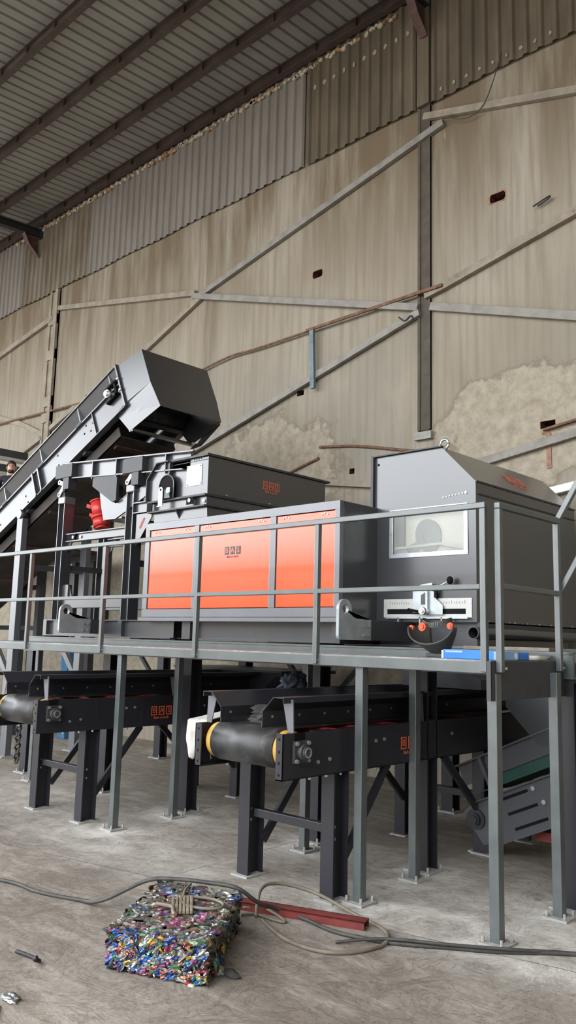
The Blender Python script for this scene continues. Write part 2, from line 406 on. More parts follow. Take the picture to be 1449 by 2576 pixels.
    def _build(s, name, mats, parent=None, bevel=0.0, label=None, kind=None, fix=True):
        if not isinstance(mats, (list, tuple)): mats = [mats]
        off = rootloc(parent) if parent else Vector((0, 0, 0))
        me = bpy.data.meshes.new(name)
        me.from_pydata([v - off for v in s.v], [], s.f)
        for m in mats: me.materials.append(m)
        me.polygons.foreach_set('material_index', s.m)
        me.polygons.foreach_set('use_smooth', s.sm)
        if fix:
            bm = bmesh.new(); bm.from_mesh(me); bmesh.ops.remove_doubles(bm, verts=bm.verts, dist=1e-6)
            bmesh.ops.recalc_face_normals(bm, faces=bm.faces); bm.to_mesh(me); bm.free()
        me.update()
        o = bpy.data.objects.new(name, me); COL.objects.link(o)
        if parent is not None: o.parent = parent
        if bevel:
            b = o.modifiers.new('bevel', 'BEVEL'); b.width = bevel; b.segments = 2; b.limit_method = 'ANGLE'; b.angle_limit = 0.7
        if label: o['label'] = label
        if kind: o['kind'] = kind
        return o

def single(name, mb, m, label, cat, group=None, bevel=0.0, kind=None):
    """a thing that is one mesh, its origin at its base centre"""
    lo = Vector([min(v[i] for v in mb.v) for i in range(3)]); hi = Vector([max(v[i] for v in mb.v) for i in range(3)])
    c = Vector(((lo.x + hi.x) / 2, (lo.y + hi.y) / 2, lo.z))
    mb.v = [v - c for v in mb.v]
    o = mb.build(name, m, None, bevel); o.location = c; ROOT[o] = c
    return put(o, label, cat, group, kind)

def structure(name, mb, m, label=None, fix=True):
    o = mb.build(name, m, None, fix=fix); o['kind'] = 'structure'
    if label: o['label'] = label
    return o

def dup(o, delta=None, parent=None, **kw):
    c = o.copy(); COL.objects.link(c)
    if parent is not None: c.parent = parent
    if delta is not None: c.location = o.location + Vector(delta); ROOT[c] = Vector(c.location)
    for ch in list(o.children): dup(ch, None, c)
    return put(c, **kw) if kw else c

def hbeam_v(mb, x, y, z0, z1, w, d, t=0.012, flange='x'):
    """upright H section; flange='y' -> flanges face +-y, web between"""
    if flange == 'y':
        mb.box(x - w / 2, x + w / 2, y - d / 2, y - d / 2 + t, z0, z1).box(x - w / 2, x + w / 2, y + d / 2 - t, y + d / 2, z0, z1)
        mb.box(x - t / 2, x + t / 2, y - d / 2 + t, y + d / 2 - t, z0, z1)
    else:
        mb.box(x - w / 2, x - w / 2 + t, y - d / 2, y + d / 2, z0, z1).box(x + w / 2 - t, x + w / 2, y - d / 2, y + d / 2, z0, z1)
        mb.box(x - w / 2 + t, x + w / 2 - t, y - t / 2, y + t / 2, z0, z1)
    return mb

def ibeam_x(mb, x0, x1, y, z0, z1, d=0.1, t=0.012):
    mb.box(x0, x1, y - d / 2, y + d / 2, z0, z0 + t).box(x0, x1, y - d / 2, y + d / 2, z1 - t, z1)
    return mb.box(x0, x1, y - t / 2, y + t / 2, z0 + t, z1 - t)

def ibeam_y(mb, y0, y1, x, z0, z1, d=0.1, t=0.012):
    mb.box(x - d / 2, x + d / 2, y0, y1, z0, z0 + t).box(x - d / 2, x + d / 2, y0, y1, z1 - t, z1)
    return mb.box(x - t / 2, x + t / 2, y0, y1, z0 + t, z1 - t)

def text_mesh(body, size):
    cu = bpy.data.curves.new('lettering', 'FONT'); cu.body = body; cu.size = size
    cu.align_x = 'CENTER'; cu.align_y = 'CENTER'; cu.extrude = 0.0006; cu.resolution_u = 3
    o = bpy.data.objects.new('lettering', cu); COL.objects.link(o)
    bpy.context.view_layer.update()
    me = bpy.data.meshes.new_from_object(o)
    bpy.data.objects.remove(o); bpy.data.curves.remove(cu)
    vs = [v.co.copy() for v in me.vertices]; fs = [tuple(p.vertices) for p in me.polygons]
    bpy.data.meshes.remove(me)
    return vs, fs

def logo(parent, c, right, up, w, tile_m, let_m, txt_m, outline=True):
    """three framed letter tiles with a small line of words underneath"""
    c, right, up = Vector(c), Vector(right).normalized(), Vector(up).normalized(); nrm = right.cross(up)
    mb = MB(); tw = w * 0.27; th = tw * 1.28; gap = w * 0.095
    def quad(x0, x1, y0, y1, z0, z1, mi):
        mb.mi(mi)
        vs = [c + right * x + up * y + nrm * z for x, y, z in ((x0, y0, z0), (x1, y0, z0), (x1, y1, z0), (x0, y1, z0), (x0, y0, z1), (x1, y0, z1), (x1, y1, z1), (x0, y1, z1))]
        mb.add(vs, [(3, 2, 1, 0), (4, 5, 6, 7), (0, 1, 5, 4), (1, 2, 6, 5), (2, 3, 7, 6), (3, 0, 4, 7)])
    for i, ch in enumerate('BAS'):
        x = (i - 1) * (tw + gap)
        if outline:
            t = tw * 0.13
            quad(x - tw / 2, x + tw / 2, -th / 2, -th / 2 + t, 0, 0.0012, 0); quad(x - tw / 2, x + tw / 2, th / 2 - t, th / 2, 0, 0.0012, 0)
            quad(x - tw / 2, x - tw / 2 + t, -th / 2 + t, th / 2 - t, 0, 0.0012, 0); quad(x + tw / 2 - t, x + tw / 2, -th / 2 + t, th / 2 - t, 0, 0.0012, 0)
        else:
            quad(x - tw / 2, x + tw / 2, -th / 2, th / 2, 0, 0.0012, 0)
        vs, fs = text_mesh(ch, th * (0.78 if outline else 0.98))
        mb.mi(1); mb.add([c + right * (x + v.x) + up * v.y + nrm * (0.0018 + v.z) for v in vs], fs)
    vs, fs = text_mesh('Back to Earth', w * 0.135)
    mb.mi(2); mb.add([c + right * v.x + up * (v.y - th * 0.78) + nrm * (0.001 + v.z) for v in vs], fs)
    return mb.build('logo', [tile_m, let_m, txt_m], parent, fix=False)

def smooth_path(pts, n=8):
    pts = [Vector(p) for p in pts]; out = []
    P = [pts[0]] + pts + [pts[-1]]
    for i in range(1, len(P) - 2):
        p0, p1, p2, p3 = P[i - 1], P[i], P[i + 1], P[i + 2]
        for k in range(n):
            t = k / n
            out.append(0.5 * ((2 * p1) + (p2 - p0) * t + (2 * p0 - 5 * p1 + 4 * p2 - p3) * t * t + (3 * p1 - p0 - 3 * p2 + p3) * t ** 3))
    out.append(pts[-1])
    return out

# ------------------------------------------------------------------ camera, sky
CAMP = (2078.49, .153641, .0258965, -.758582)      # focal length in pixels, pitch, roll, yaw
def camera():
    f_px, pi, ro, ya = CAMP
    f = Vector((math.sin(ya) * math.cos(pi), math.cos(ya) * math.cos(pi), math.sin(pi)))
    r = Vector((math.cos(ya), -math.sin(ya), 0)); u = r.cross(f)
    r2 = r * math.cos(ro) + u * math.sin(ro); u2 = -r * math.sin(ro) + u * math.cos(ro)
    cd = bpy.data.cameras.new('camera'); co = bpy.data.objects.new('camera', cd); COL.objects.link(co)
    m = Matrix((r2, u2, -f)).transposed().to_4x4(); m.translation = (0, 0, 1.75)
    co.matrix_world = m
    cd.sensor_fit = 'VERTICAL'; cd.sensor_height = 36; cd.lens = f_px / 2576 * 36
    cd.clip_start = 0.05; cd.clip_end = 300
    scene.camera = co
camera()
w = bpy.data.worlds.new('overcast_sky'); scene.world = w; w.use_nodes = True
bg = w.node_tree.nodes['Background']
bg.inputs[0].default_value = (0.93, 0.965, 1.0, 1); bg.inputs[1].default_value = 5.6
scene.view_settings.view_transform = 'Standard'; scene.view_settings.look = 'None'
scene.view_settings.gamma = 1.0; scene.view_settings.exposure = 0.30
scene.view_settings.use_curve_mapping = False
scene.cycles.use_denoising = True
scene.cycles.max_bounces = 8; scene.cycles.diffuse_bounces = 5
try: scene.cycles.denoiser = 'OPENIMAGEDENOISE'
except Exception: pass

# ------------------------------------------------------------------ building shell
WY = 9.0
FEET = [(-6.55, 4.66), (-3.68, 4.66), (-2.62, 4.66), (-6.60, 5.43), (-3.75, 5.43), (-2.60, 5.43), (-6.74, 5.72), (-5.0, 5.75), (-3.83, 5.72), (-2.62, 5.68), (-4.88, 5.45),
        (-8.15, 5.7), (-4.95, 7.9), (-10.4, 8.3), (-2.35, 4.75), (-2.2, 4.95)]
def floor():
    def rng(a, b, s):
        n = int(round((b - a) / s)); return [a + (b - a) * i / n for i in range(n + 1)]
    xs = [-120, -45, -35, -26, -20] + rng(-16, 1, 0.1) + [4, 8, 14]; ys = [-90, -24, -16, -9, -4] + rng(0, 9.2, 0.1)
    me = bpy.data.meshes.new('floor'); nx, ny = len(xs), len(ys)
    vs = [(x, y, 0) for y in ys for x in xs]
    fs = [(j * nx + i, j * nx + i + 1, (j + 1) * nx + i + 1, (j + 1) * nx + i) for j in range(ny - 1) for i in range(nx - 1)]
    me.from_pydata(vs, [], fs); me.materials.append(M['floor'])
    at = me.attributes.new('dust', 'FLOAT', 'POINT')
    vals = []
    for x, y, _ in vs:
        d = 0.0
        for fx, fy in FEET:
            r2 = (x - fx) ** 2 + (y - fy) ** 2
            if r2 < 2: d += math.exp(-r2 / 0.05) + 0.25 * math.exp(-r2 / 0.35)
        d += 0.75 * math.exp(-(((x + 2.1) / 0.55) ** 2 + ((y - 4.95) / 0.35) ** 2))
        d += 0.55 * math.exp(-(((x + 5.6) / 1.5) ** 2 + ((y - 4.3) / 0.45) ** 2))  # broad pale bands like this paint in light falling on the floor
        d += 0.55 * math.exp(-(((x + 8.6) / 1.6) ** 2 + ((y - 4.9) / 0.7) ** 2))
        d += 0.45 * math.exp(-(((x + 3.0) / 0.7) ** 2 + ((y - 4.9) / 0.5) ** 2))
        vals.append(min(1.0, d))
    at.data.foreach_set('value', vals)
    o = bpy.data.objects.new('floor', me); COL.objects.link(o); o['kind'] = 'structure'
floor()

HOLES = [(-5.05, -4.83, 7.42, 7.54), (-8.13, -7.93, 7.29, 7.41), (-4.42, -4.23, 4.31, 4.40), (-7.34, -7.25, 4.11, 4.19), (-8.40, -8.26, 5.46, 5.54)]
def wall():
    xs = sorted(set([-45, 12] + [h for a in HOLES for h in a[:2]])); zs = sorted(set([0, 12.5] + [h for a in HOLES for h in a[2:]]))
    mb = MB()
    for i in range(len(xs) - 1):
        for j in range(len(zs) - 1):
            cx, cz = (xs[i] + xs[i + 1]) / 2, (zs[j] + zs[j + 1]) / 2
            if any(a < cx < b and c < cz < d for a, b, c, d in HOLES): continue
            mb.add([(xs[i], WY, zs[j]), (xs[i + 1], WY, zs[j]), (xs[i + 1], WY, zs[j + 1]), (xs[i], WY, zs[j + 1])], [(0, 1, 2, 3)])
    mb.mi(1)
    rr = random.Random(3)
    for a, b, c, d in HOLES:
        mb.mi(1); y2 = WY + 0.22
        mb.add([(a, WY, c), (b, WY, c), (b, WY, d), (a, WY, d), (a, y2, c), (b, y2, c), (b, y2, d), (a, y2, d)],
               [(0, 1, 5, 4), (1, 2, 6, 5), (2, 3, 7, 6), (3, 0, 4, 7), (4, 5, 6, 7)]).mi(2)
        if b - a > 0.15 and c > 7:          # chipped brick showing round the two upper holes
            n = 14; o = []; q = []
            for k in range(n):
                t = 2 * PI * k / n; ex, ez = math.cos(t), math.sin(t); k1 = 1 / max(abs(ex), abs(ez))
                cx, cz, hx, hz = (a + b) / 2, (c + d) / 2, (b - a) / 2, (d - c) / 2
                q.append((cx + ex * k1 * hx, WY - 0.003, cz + ez * k1 * hz))
                g = (1.12 + 0.22 * rr.random()) if c > 7.415 else (1.05 + 0.12 * rr.random())
                o.append((cx + ex * k1 * hx * g - (0.012 if ex < 0 else 0), WY - 0.001, cz + ez * k1 * hz * (g + 0.1)))
            mb.add(q + o, [(k, (k + 1) % n, n + (k + 1) % n, n + k) for k in range(n)])
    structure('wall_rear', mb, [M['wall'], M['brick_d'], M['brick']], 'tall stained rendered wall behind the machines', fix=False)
wall()
structure('front_sky_blocker', MB().box(-45, -13, -14.2, -14, 0, 5.4).box(4, 12, -14.2, -14, 0, 9.5).box(-13, 4, -14.2, -14, 5.2, 5.4), M['wall'])  # unseen wall added to darken low sky in reflections, opening lets light in
structure('right_light_blocker', MB().box(8.0, 8.2, -14, 9, 0, 12), M['wall'])  # unseen wall added so that faces turned right reflect dark

def cladding(name, x0, x1, m, z0=9.25, z1=11.02, ph=0.0, yoff=0.0):
    """trapezoidal steel sheet standing on the masonry, ribs upright"""
    mb = MB(); y = WY - 0.03 - yoff; prof = []; x = x0
    while x < x1 - 1e-4:
        for dx, dy in ((0, 0), (0.03, -0.032), (0.075, -0.032), (0.105, 0), (0.2, 0)):
            if x + dx <= x1 + 1e-4: prof.append((x + dx, y - dy * -1 if False else y + dy))
        x += 0.2
    prof = [p for i, p in enumerate(prof) if i == 0 or p[0] - prof[i - 1][0] > 1e-4]
    n = len(prof)
    vs = [(a, b, z0 - 0.012 * math.sin(a * 3)) for a, b in prof] + [(a, b, z1) for a, b in prof]
    vs += [(a, b + 0.003, z0 - 0.012 * math.sin(a * 3)) for a, b in prof] + [(a, b + 0.003, z1) for a, b in prof]
    fs = [(i, i + 1, n + i + 1, n + i) for i in range(n - 1)] + [(2 * n + i + 1, 2 * n + i, 3 * n + i, 3 * n + i + 1) for i in range(n - 1)]
    mb.add(vs, fs)
    structure(name, mb, m, fix=False)
cladding('trim_1', -24.0, -17.25, M['clad_grey'])
cladding('trim_2', -17.25, -14.45, M['clad_tan'], yoff=0.012)
cladding('trim_3', -14.45, -8.29, M['clad_grey'], yoff=0.004)
cladding('trim_4', -8.29, -6.12, M['clad_brown'], yoff=0.016)
cladding('trim_5', -5.93, 2.0, M['clad_brown'], yoff=0.016, z1=12.0)
structure('trim_6', MB().box(-6.13, -5.93, WY - 0.10, WY + 0.05, 9.24, 12.0), M['clad_brown'], 'dark cover strip over the steel column')
structure('trim_7', MB().box(-6.15, -5.95, WY - 0.025, WY + 0.1, 4.55, 9.24).box(-6.15, -6.11, WY - 0.04, WY, 4.55, 9.24).box(-5.985, -5.95, WY - 0.04, WY, 4.55, 9.24), M['wallcol'], 'dark painted steel column flush in the wall')
structure('trim_8', MB().box(-6.18, -5.92, WY - 0.07, WY + 0.05, 4.42, 4.52), M['mortar'], 'concrete pad under the dark column')
structure('trim_10', MB().box(-4.345, -4.285, WY - 0.012, WY + 0.02, 3.82, 4.24).box(-4.40, -4.30, WY - 0.010, WY + 0.02, 4.235, 4.29), M['brick'], 'exposed strip of broken brick under the low right hole')
pl = MB().box(-15.92, -15.56, WY - 0.03, WY + 0.1, 0, 9.24).box(-15.66, -15.56, WY - 0.09, WY, 0, 9.24).box(-15.92, -15.85, WY - 0.06, WY, 0, 9.24)
for z in (8.45, 7.65, 6.6, 6.25): pl.box(-15.92, -15.56, WY - 0.07, WY, z, z + 0.22)
structure('trim_9', pl, M['pilaster'], 'pale concrete pilaster at the left bay')

SL = 0.07
ZR = 11.22
def rz(y): return ZR - SL * (9.0 - y)
def roof():
    y0, y1 = -3.2, 9.1; prof = []; x = -30.0
    while x < 8.0:
        prof += [(x, 0), (x + 0.155, 0), (x + 0.168, 0.04), (x + 0.197, 0.04)]
        x += 0.21
    n = len(prof)
    vs = [(a, y0, rz(y0) + h) for a, h in prof] + [(a, y1, rz(y1) + h) for a, h in prof]
    fs = [(i, n + i, n + i + 1, i + 1) for i in range(n - 1)]
    vs += [(a, y0, rz(y0) + h + 0.004) for a, h in prof] + [(a, y1, rz(y1) + h + 0.004) for a, h in prof]
    fs += [(2 * n + i, 2 * n + i + 1, 3 * n + i + 1, 3 * n + i) for i in range(n - 1)]
    structure('ceiling', MB().add(vs, fs), M['roof'], 'corrugated grey steel roof seen from below', fix=False)
roof()

def purlin(y, label, x0=-24.0, x1=7.0, h=0.17):
    z = rz(y) - 0.005
    mb = MB().box(x0, x1, y - 0.055, y + 0.055, z - 0.012, z).box(x0, x1, y + 0.0, y + 0.008, z - h, z - 0.012).box(x0, x1, y - 0.055, y + 0.055, z - h - 0.012, z - h)
    x = x0 + 0.4
    while x < x1:
        mb.box(x, x + 0.008, y - 0.05, y + 0.0, z - h, z - 0.012); x += 0.82
    return single('roof_purlin', mb, M['purlin'], label, 'roof beam', 'red brown roof purlins')
purlin(8.86, 'dark roof purlin directly above the wall cladding')
purlin(7.90, 'red brown roof purlin nearest the wall purlin, second from the wall')
purlin(6.83, 'red brown roof purlin third out from the wall')
purlin(5.66, 'red brown roof purlin fourth out from the wall, crossing the top left corner')
def rafter(x, label, label2):
    def L(y, dz): return (x, y, rz(y) - dz)
    mb = MB()
    mb.bar(L(-3.1, 0.30), L(8.93, 0.30), 0.16, 0.02).bar(L(-3.1, 0.46), L(8.93, 0.46), 0.16, 0.02).bar(L(-3.1, 0.38), L(8.93, 0.38), 0.014, 0.15)
    mb.box(x - 0.09, x + 0.09, 8.91, 8.93, rz(8.9) - 0.5, rz(8.9) - 0.24)
    t = thing('roof_rafter', label, 'roof beam', (x, 8.9, rz(8.9) - 0.9), 'dark roof rafters')
    mb.build('beam', M['rafter'], t)
    h = MB()
    z = rz(8.9) - 0.47
    h.prism([(8.9, z), (8.5, z + 0.02), (8.62, z - 0.22), (8.86, z - 0.46), (8.9, z - 0.46)], 'x', x - 0.006, x + 0.006)
    h.bar((x, 8.5, z), (x, 8.64, z - 0.25), 0.13, 0.012, (0, 1, 0)).bar((x, 8.64, z - 0.25), (x, 8.88, z - 0.47), 0.13, 0.012, (0, 1, 0))
    h.build('haunch', M['haunch'], t, label=label2)
rafter(-16.55, 'dark steel rafter end at the left, on its curved bracket', 'curved dark bracket plate')
rafter(-6.0, 'dark steel rafter at the top right above the painted column', 'rusty brown bracket plates')

def eave_scraps():
    rr = random.Random(11); mb = MB()
    def chip(x, y, z, s):
        mb.mi(1 if rr.random() < 0.2 else 0)
        n = 6; ph = rr.random() * 6
        pts = [(x + math.cos(ph + 2 * PI * k / n) * s * (0.5 + rr.random() * 0.7), z + math.sin(ph + 2 * PI * k / n) * s * (0.35 + rr.random() * 0.6)) for k in range(n)]
        mb.prism(pts, 'y', y, y + 0.03)
    x = -17.6
    while x < -6.5:
        if rr.random() < 0.86: chip(x, 8.915, 10.93 + rr.uniform(-0.035, 0.03) , rr.uniform(0.03, 0.065))
        x += rr.uniform(0.04, 0.085)
    mb.build('foam_scraps', [M['chip'], M['chip_o']])
    o = bpy.data.objects['foam_scraps']; put(o, 'torn scraps of pale foam stuffed along the eave above the cladding', 'foam', None, 'stuff')
    mb2 = MB(); mb = mb2
    for i in range(10):
        chip2x = -8.12 + 0.2 * i
        n = 7
        pts = [(chip2x + math.cos(2 * PI * k / n) * 0.036 * (0.5 + rr.random() * 0.7), 10.53 + 0.01 * rr.random() + math.sin(2 * PI * k / n) * 0.05 * (0.6 + rr.random() * 0.5)) for k in range(n)]
        mb2.prism(pts, 'y', 8.935, 8.953)
    for i in range(9):
        cx = -5.75 + 0.2 * i
        pts = [(cx + math.cos(2 * PI * k / 7) * 0.03 * (0.4 + rr.random() * 0.7), 9.38 + math.sin(2 * PI * k / 7) * 0.035 * (0.6 + rr.random() * 0.5)) for k in range(7)]
        mb2.prism(pts, 'y', 8.935, 8.953)
    o = mb2.build('foam_residue', M['chip_d']); put(o, 'small pale foam lumps stuck in rows on the dark cladding', 'foam', None, 'stuff')
eave_scraps()

# braces, rods and hooks on the wall
def brace(pts, label, m='brace', h=0.10, w=0.07, y=8.955, name='wall_brace', cat='brace', group=None):
    mb = MB()
    for (x0, z0), (x1, z1) in zip(pts[:-1], pts[1:]): mb.bar((x0, y, z0), (x1, y, z1), w, h)
    return single(name, mb, M[m], label, cat, group, 0.004)
brace([(-10.85, 7.73), (-5.72, 8.86)], 'long diagonal wall brace rising to the top of the dark column', 'brace_grey')
brace([(-12.9, 6.86), (-10.75, 7.70)], 'diagonal wall brace that disappears behind the grey conveyor head')
brace([(-15.55, 8.79), (-10.9, 7.83)], 'nearly level brace from the left pilaster to the brace crossing')
brace([(-10.95, 7.78), (-6.12, 6.27)], 'pale brace running right from the crossing to the dark column', 'brace_grey', 0.10, 0.06, 8.93)
brace([(-5.93, 6.24), (-3.4, 5.41)], 'pale brace right of the dark column sloping down out of frame', 'brace_grey', 0.11)
brace([(-6.02, 6.42), (-5.74, 6.47), (-3.4, 7.0)], 'pale diagonal beam rising right from the middle of the dark column', 'brace', 0.11, 0.08)
brace([(-11.0, 4.86), (-6.1, 6.20)], 'diagonal brace above the hopper ending below the column crossing', 'brace_grey', 0.10, 0.07, 8.94)
brace([(-6.04, 9.08), (-3.4, 8.33)], 'rust spotted pale brace at upper right over the hole', 'brace', 0.10)
brace([(-18.4, 8.22), (-15.74, 8.62)], 'pale brace at far left rising to the left pilaster', 'brace', 0.12)
brace([(-18.4, 6.86), (-16.9, 6.42), (-15.9, 6.02)], 'left brace of the low cross beside the pilaster, falling right', 'brace', 0.11, 0.05, 8.97)
brace([(-15.55, 6.08), (-14.2, 6.53)], 'short brace behind the conveyor just right of the pilaster', 'brace', 0.10)
brace([(-17.6, 5.45), (-15.9, 5.93)], 'short brace under the low cross left of the pilaster', 'brace', 0.10)
brace([(-5.3, 3.98), (-3.4, 4.27)], 'pale brace just above the dark hood at right', 'brace_grey', 0.10)
brace([(-8.05, 4.08), (-6.6, 3.86)], 'short pale beam between the hopper and the tall hood', 'brace', 0.09)
def rod(pts, r, label, m='rust', y=8.93, name='iron_rod', cat='rod', group=None):
    mb = MB().tube(smooth_path([(x, y, z) for x, z in pts], 6), r, 8)
    return single(name, mb, M[m], label, cat, group)
rod([(-10.65, 6.33), (-9.9, 6.42), (-9.24, 6.41), (-8.1, 6.43)], 0.018, 'thin bent rusty rod running from the conveyor head to the blue bar')
brace([(-8.15, 6.43), (-7.0, 6.45), (-5.72, 6.47)], 'flat rusty iron strip between blue bar and dark column', 'rust', 0.045, 0.03, 8.90, 'iron_strip', 'strip')
rod([(-18.2, 6.56), (-16.5, 6.50), (-14.2, 6.42)], 0.022, 'rusty pipe on the wall at far left behind the conveyor', name='rusty_pipe', cat='pipe')
rod([(-7.90, 4.585), (-7.2, 4.50), (-6.3, 4.31), (-6.0, 4.26)], 0.020, 'rusty rod sticking out left of the tall hood', 'rust', 8.978)
rod([(-8.50, 4.27), (-7.91, 4.42)], 0.020, 'short rusty stick right above the hopper rim', 'rust', 8.978)
brace([(-8.02, 6.40), (-7.98, 5.48)], 'upright blue grey bar hanging from the rusty strip', 'bluebar', 0.08, 0.05, 8.89, 'hanging_bar', 'bar')
rod([(-4.42, 7.13), (-4.24, 7.185), (-4.20, 7.19), (-4.215, 7.165), (-4.36, 7.115)], 0.010, 'small bent hook near the upper right hole', 'rafter', name='wall_hook', cat='hook')
rod([(-6.42, 6.20), (-6.32, 6.12), (-6.22, 6.17), (-6.18, 6.10)], 0.010, 'small wire hook tied on the diagonal brace beside the dark column', 'rafter', 8.897, 'wire_hook', 'hook')
rod([(-4.80, 9.45), (-4.9, 9.14), (-5.05, 8.83), (-5.23, 8.72), (-5.44, 8.76), (-5.66, 8.9)], 0.007, 'thin dark wire looping down from the cladding to a brace', 'cable_blk', 8.9, 'hanging_wire', 'wire')
brace([(-4.30, 3.53), (-3.4, 3.65)], 'bright white pipe behind the hood at the right edge', 'white', 0.09, 0.09, 8.958, 'white_pipe', 'pipe')
brace([(-4.36, 4.28), (-3.6, 4.39)], 'thin rusty angle bar under the low right hole', 'rust', 0.03, 0.04, 8.95, 'iron_strip', 'strip')

# ------------------------------------------------------------------ walkway, guardrails, support frame
def base_plate(mb, x, y, s=0.16, bolts=True):
    mb.box(x - s / 2, x + s / 2, y - s / 2, y + s / 2, 0.0, 0.014)
    if bolts:
        for a in (-1, 1):
            for b in (-1, 1): mb.cyl((x + a * s * .36, y + b * s * .36, 0.014), (x + a * s * .36, y + b * s * .36, 0.05), 0.009, 6, smooth=False)

def walkway():
    t = thing('walkway', 'grey steel walkway on posts along the front of the machines', 'walkway', (-5.9, 5.05, 0))
    MB().box(-9.6, -2.625, 4.625, 4.685, 1.575, 1.65).build('edge_beam', M['greygreen'], t, 0.004)
    MB().box(-9.6, -2.625, 5.43, 5.49, 1.575, 1.65).build('edge_beam', M['greygreen'], t, 0.004)
    mb = MB().box(-9.6, -2.63, 4.63, 5.485, 1.650, 1.656)
    mb.build('deck', M['dusty'], t)
    b = MB()
    for x in (-9.0, -8.2, -7.4, -6.55, -5.8, -5.0, -4.3, -3.68, -3.1): b.box(x - 0.025, x + 0.025, 4.685, 5.43, 1.58, 1.65)
    b.build('joist', M['greygreen'], t)
    e = MB().box(-2.630, -2.620, 4.61, 5.63, 1.412, 1.652)
    e.box(-2.65, -2.62, 4.605, 4.615, 1.412, 1.652)
    for y in (4.72, 4.9, 5.07, 5.24, 5.42, 5.57): e.bolt((-2.620, y, 1.455), (1, 0, 0), 0.007, 0.006)
    e.build('end_plate', M['anth_mat'], t, label='dark plate with a row of small holes')
    for x, y in ((-6.545, 4.69), (-3.685, 4.69), (-2.645, 4.69), (-6.60, 5.43), (-4.88, 5.45), (-3.755, 5.44), (-2.605, 5.43), (-9.3, 5.43)):
        w = 0.066
        p = MB().box(x - w / 2, x + w / 2, y - w / 2, y + w / 2, 0.012, 1.576)
        p = p.build('leg', M['greygreen'], t, 0.004)
        q = MB(); base_plate(q, x, y, 0.17); q.build('foot_plate', M['mortar'], p)
walkway()

def guardrails():
    t = thing('guardrail', 'long steel guardrail along the front edge of the walkway', 'railing', (-5.5, 4.66, 1.58))
    for x in (-8.2, -6.81, -5.42, -4.06, -2.668): MB().box(x - 0.02, x + 0.02, 4.60, 4.64, 1.585, 2.61).build('post', M['greygreen'], t, 0.004)
    MB().box(-9.8, -2.648, 4.60, 4.64, 2.61, 2.65).build('top_rail', M['greygreen'], t, 0.005)
    xs = (-9.8, -8.22, -6.83, -5.44, -4.08, -2.69)
    m = MB()
    for a, b in zip(xs[:-1], xs[1:]): m.box(a + 0.04 if a > -9.7 else a, b, 4.60, 4.64, 2.095, 2.13)
    m.build('mid_rail', M['greygreen'], t, 0.005)
    b = MB()
    for x in (-8.2, -6.81, -5.42, -4.06, -2.668): b.bolt((x + 0.02, 4.62, 1.61), (1, 0, 0), 0.009, 0.008)
    b.build('bolt', M['chrome'], t)
    t = thing('guardrail', 'short steel guardrail across the right end of the walkway', 'railing', (-2.62, 5.1, 1.58))
    for y in (4.685, 5.50): MB().box(-2.618, -2.578, y - 0.02, y + 0.02, 1.585, 2.61).build('post', M['greygreen'], t, 0.004)
    MB().box(-2.618, -2.578, 4.665, 5.52, 2.61, 2.65).build('top_rail', M['greygreen'], t, 0.005)
    MB().box(-2.618, -2.578, 4.705, 5.48, 2.10, 2.135).build('mid_rail', M['greygreen'], t, 0.005)
    b = MB()
    for y in (4.70, 5.50): b.bolt((-2.572, y, 1.61), (1, 0, 0), 0.010, 0.01)
    b.build('bolt', M['chrome'], t)
    t = thing('stair_handrail', 'pair of sloping handrail tubes climbing out of frame at the right', 'railing', (-2.55, 5.52, 2.1))
    MB().bar((-2.600, 5.545, 2.655), (-1.75, 5.545, 4.05), 0.04, 0.04).build('top_rail', M['greygreen'], t, 0.004)
    MB().bar((-2.60, 5.545, 2.13), (-1.75, 5.545, 3.53), 0.04, 0.04).build('mid_rail', M['greygreen'], t, 0.004)
    MB().box(-1.79, -1.75, 5.525, 5.565, 0.0, 4.0).build('post', M['greygreen'], t, 0.004)
guardrails()

def support_frame():
    t = thing('support_frame', 'dark steel support frame of columns and beams carrying the machines', 'steel frame', (-6.2, 6.8, 0))
    for y in (5.66, 7.85):
        mb = MB(); mb.box(-10.0, -2.55, y - 0.06, y + 0.06, 1.53, 1.545).box(-10.0, -2.55, y - 0.06, y + 0.06, 1.70, 1.715).box(-10.0, -2.55, y - 0.05, y - 0.03, 1.545, 1.70)
        mb.build('rail_beam', M['greygreen'], t)
    for x in (-9.88, -8.15, -6.72, -5.02, -3.83):
        ibeam_y(MB(), 5.73, 7.78, x, 1.54, 1.70, 0.1).build('cross_beam', M['anth_shaded'], t)
    MB().box(-2.64, -2.58, 5.66, 8.9, 1.50, 1.64).build('cross_beam', M['anth_shaded'], t)
    for x, y in ((-9.88, 5.7), (-8.18, 5.72), (-6.74, 5.72), (-5.03, 5.78), (-3.85, 5.72), (-2.63, 5.69), (-9.9, 7.85), (-8.15, 7.85), (-6.78, 7.85), (-4.98, 7.88), (-3.8, 7.85), (-2.6, 7.85)):
        p = hbeam_v(MB(), x, y, 0.014, 1.53, 0.14, 0.14, 0.012, 'y').build('column', M['anth_shaded'], t)
        q = MB(); base_plate(q, x, y, 0.24); q.build('foot_plate', M['mortar'], p)
    for x in (-9.9, -6.78):                                      # knee braces of the rear row
        MB().bar((x + 0.1, 7.85, 1.0), (x + 0.62, 7.85, 1.5), 0.05, 0.05).build('knee_brace', M['anth_shaded'], t)
        MB().bar((x - 0.1, 7.85, 1.0), (x - 0.62, 7.85, 1.5), 0.05, 0.05).build('knee_brace', M['anth_shaded'], t)
support_frame()

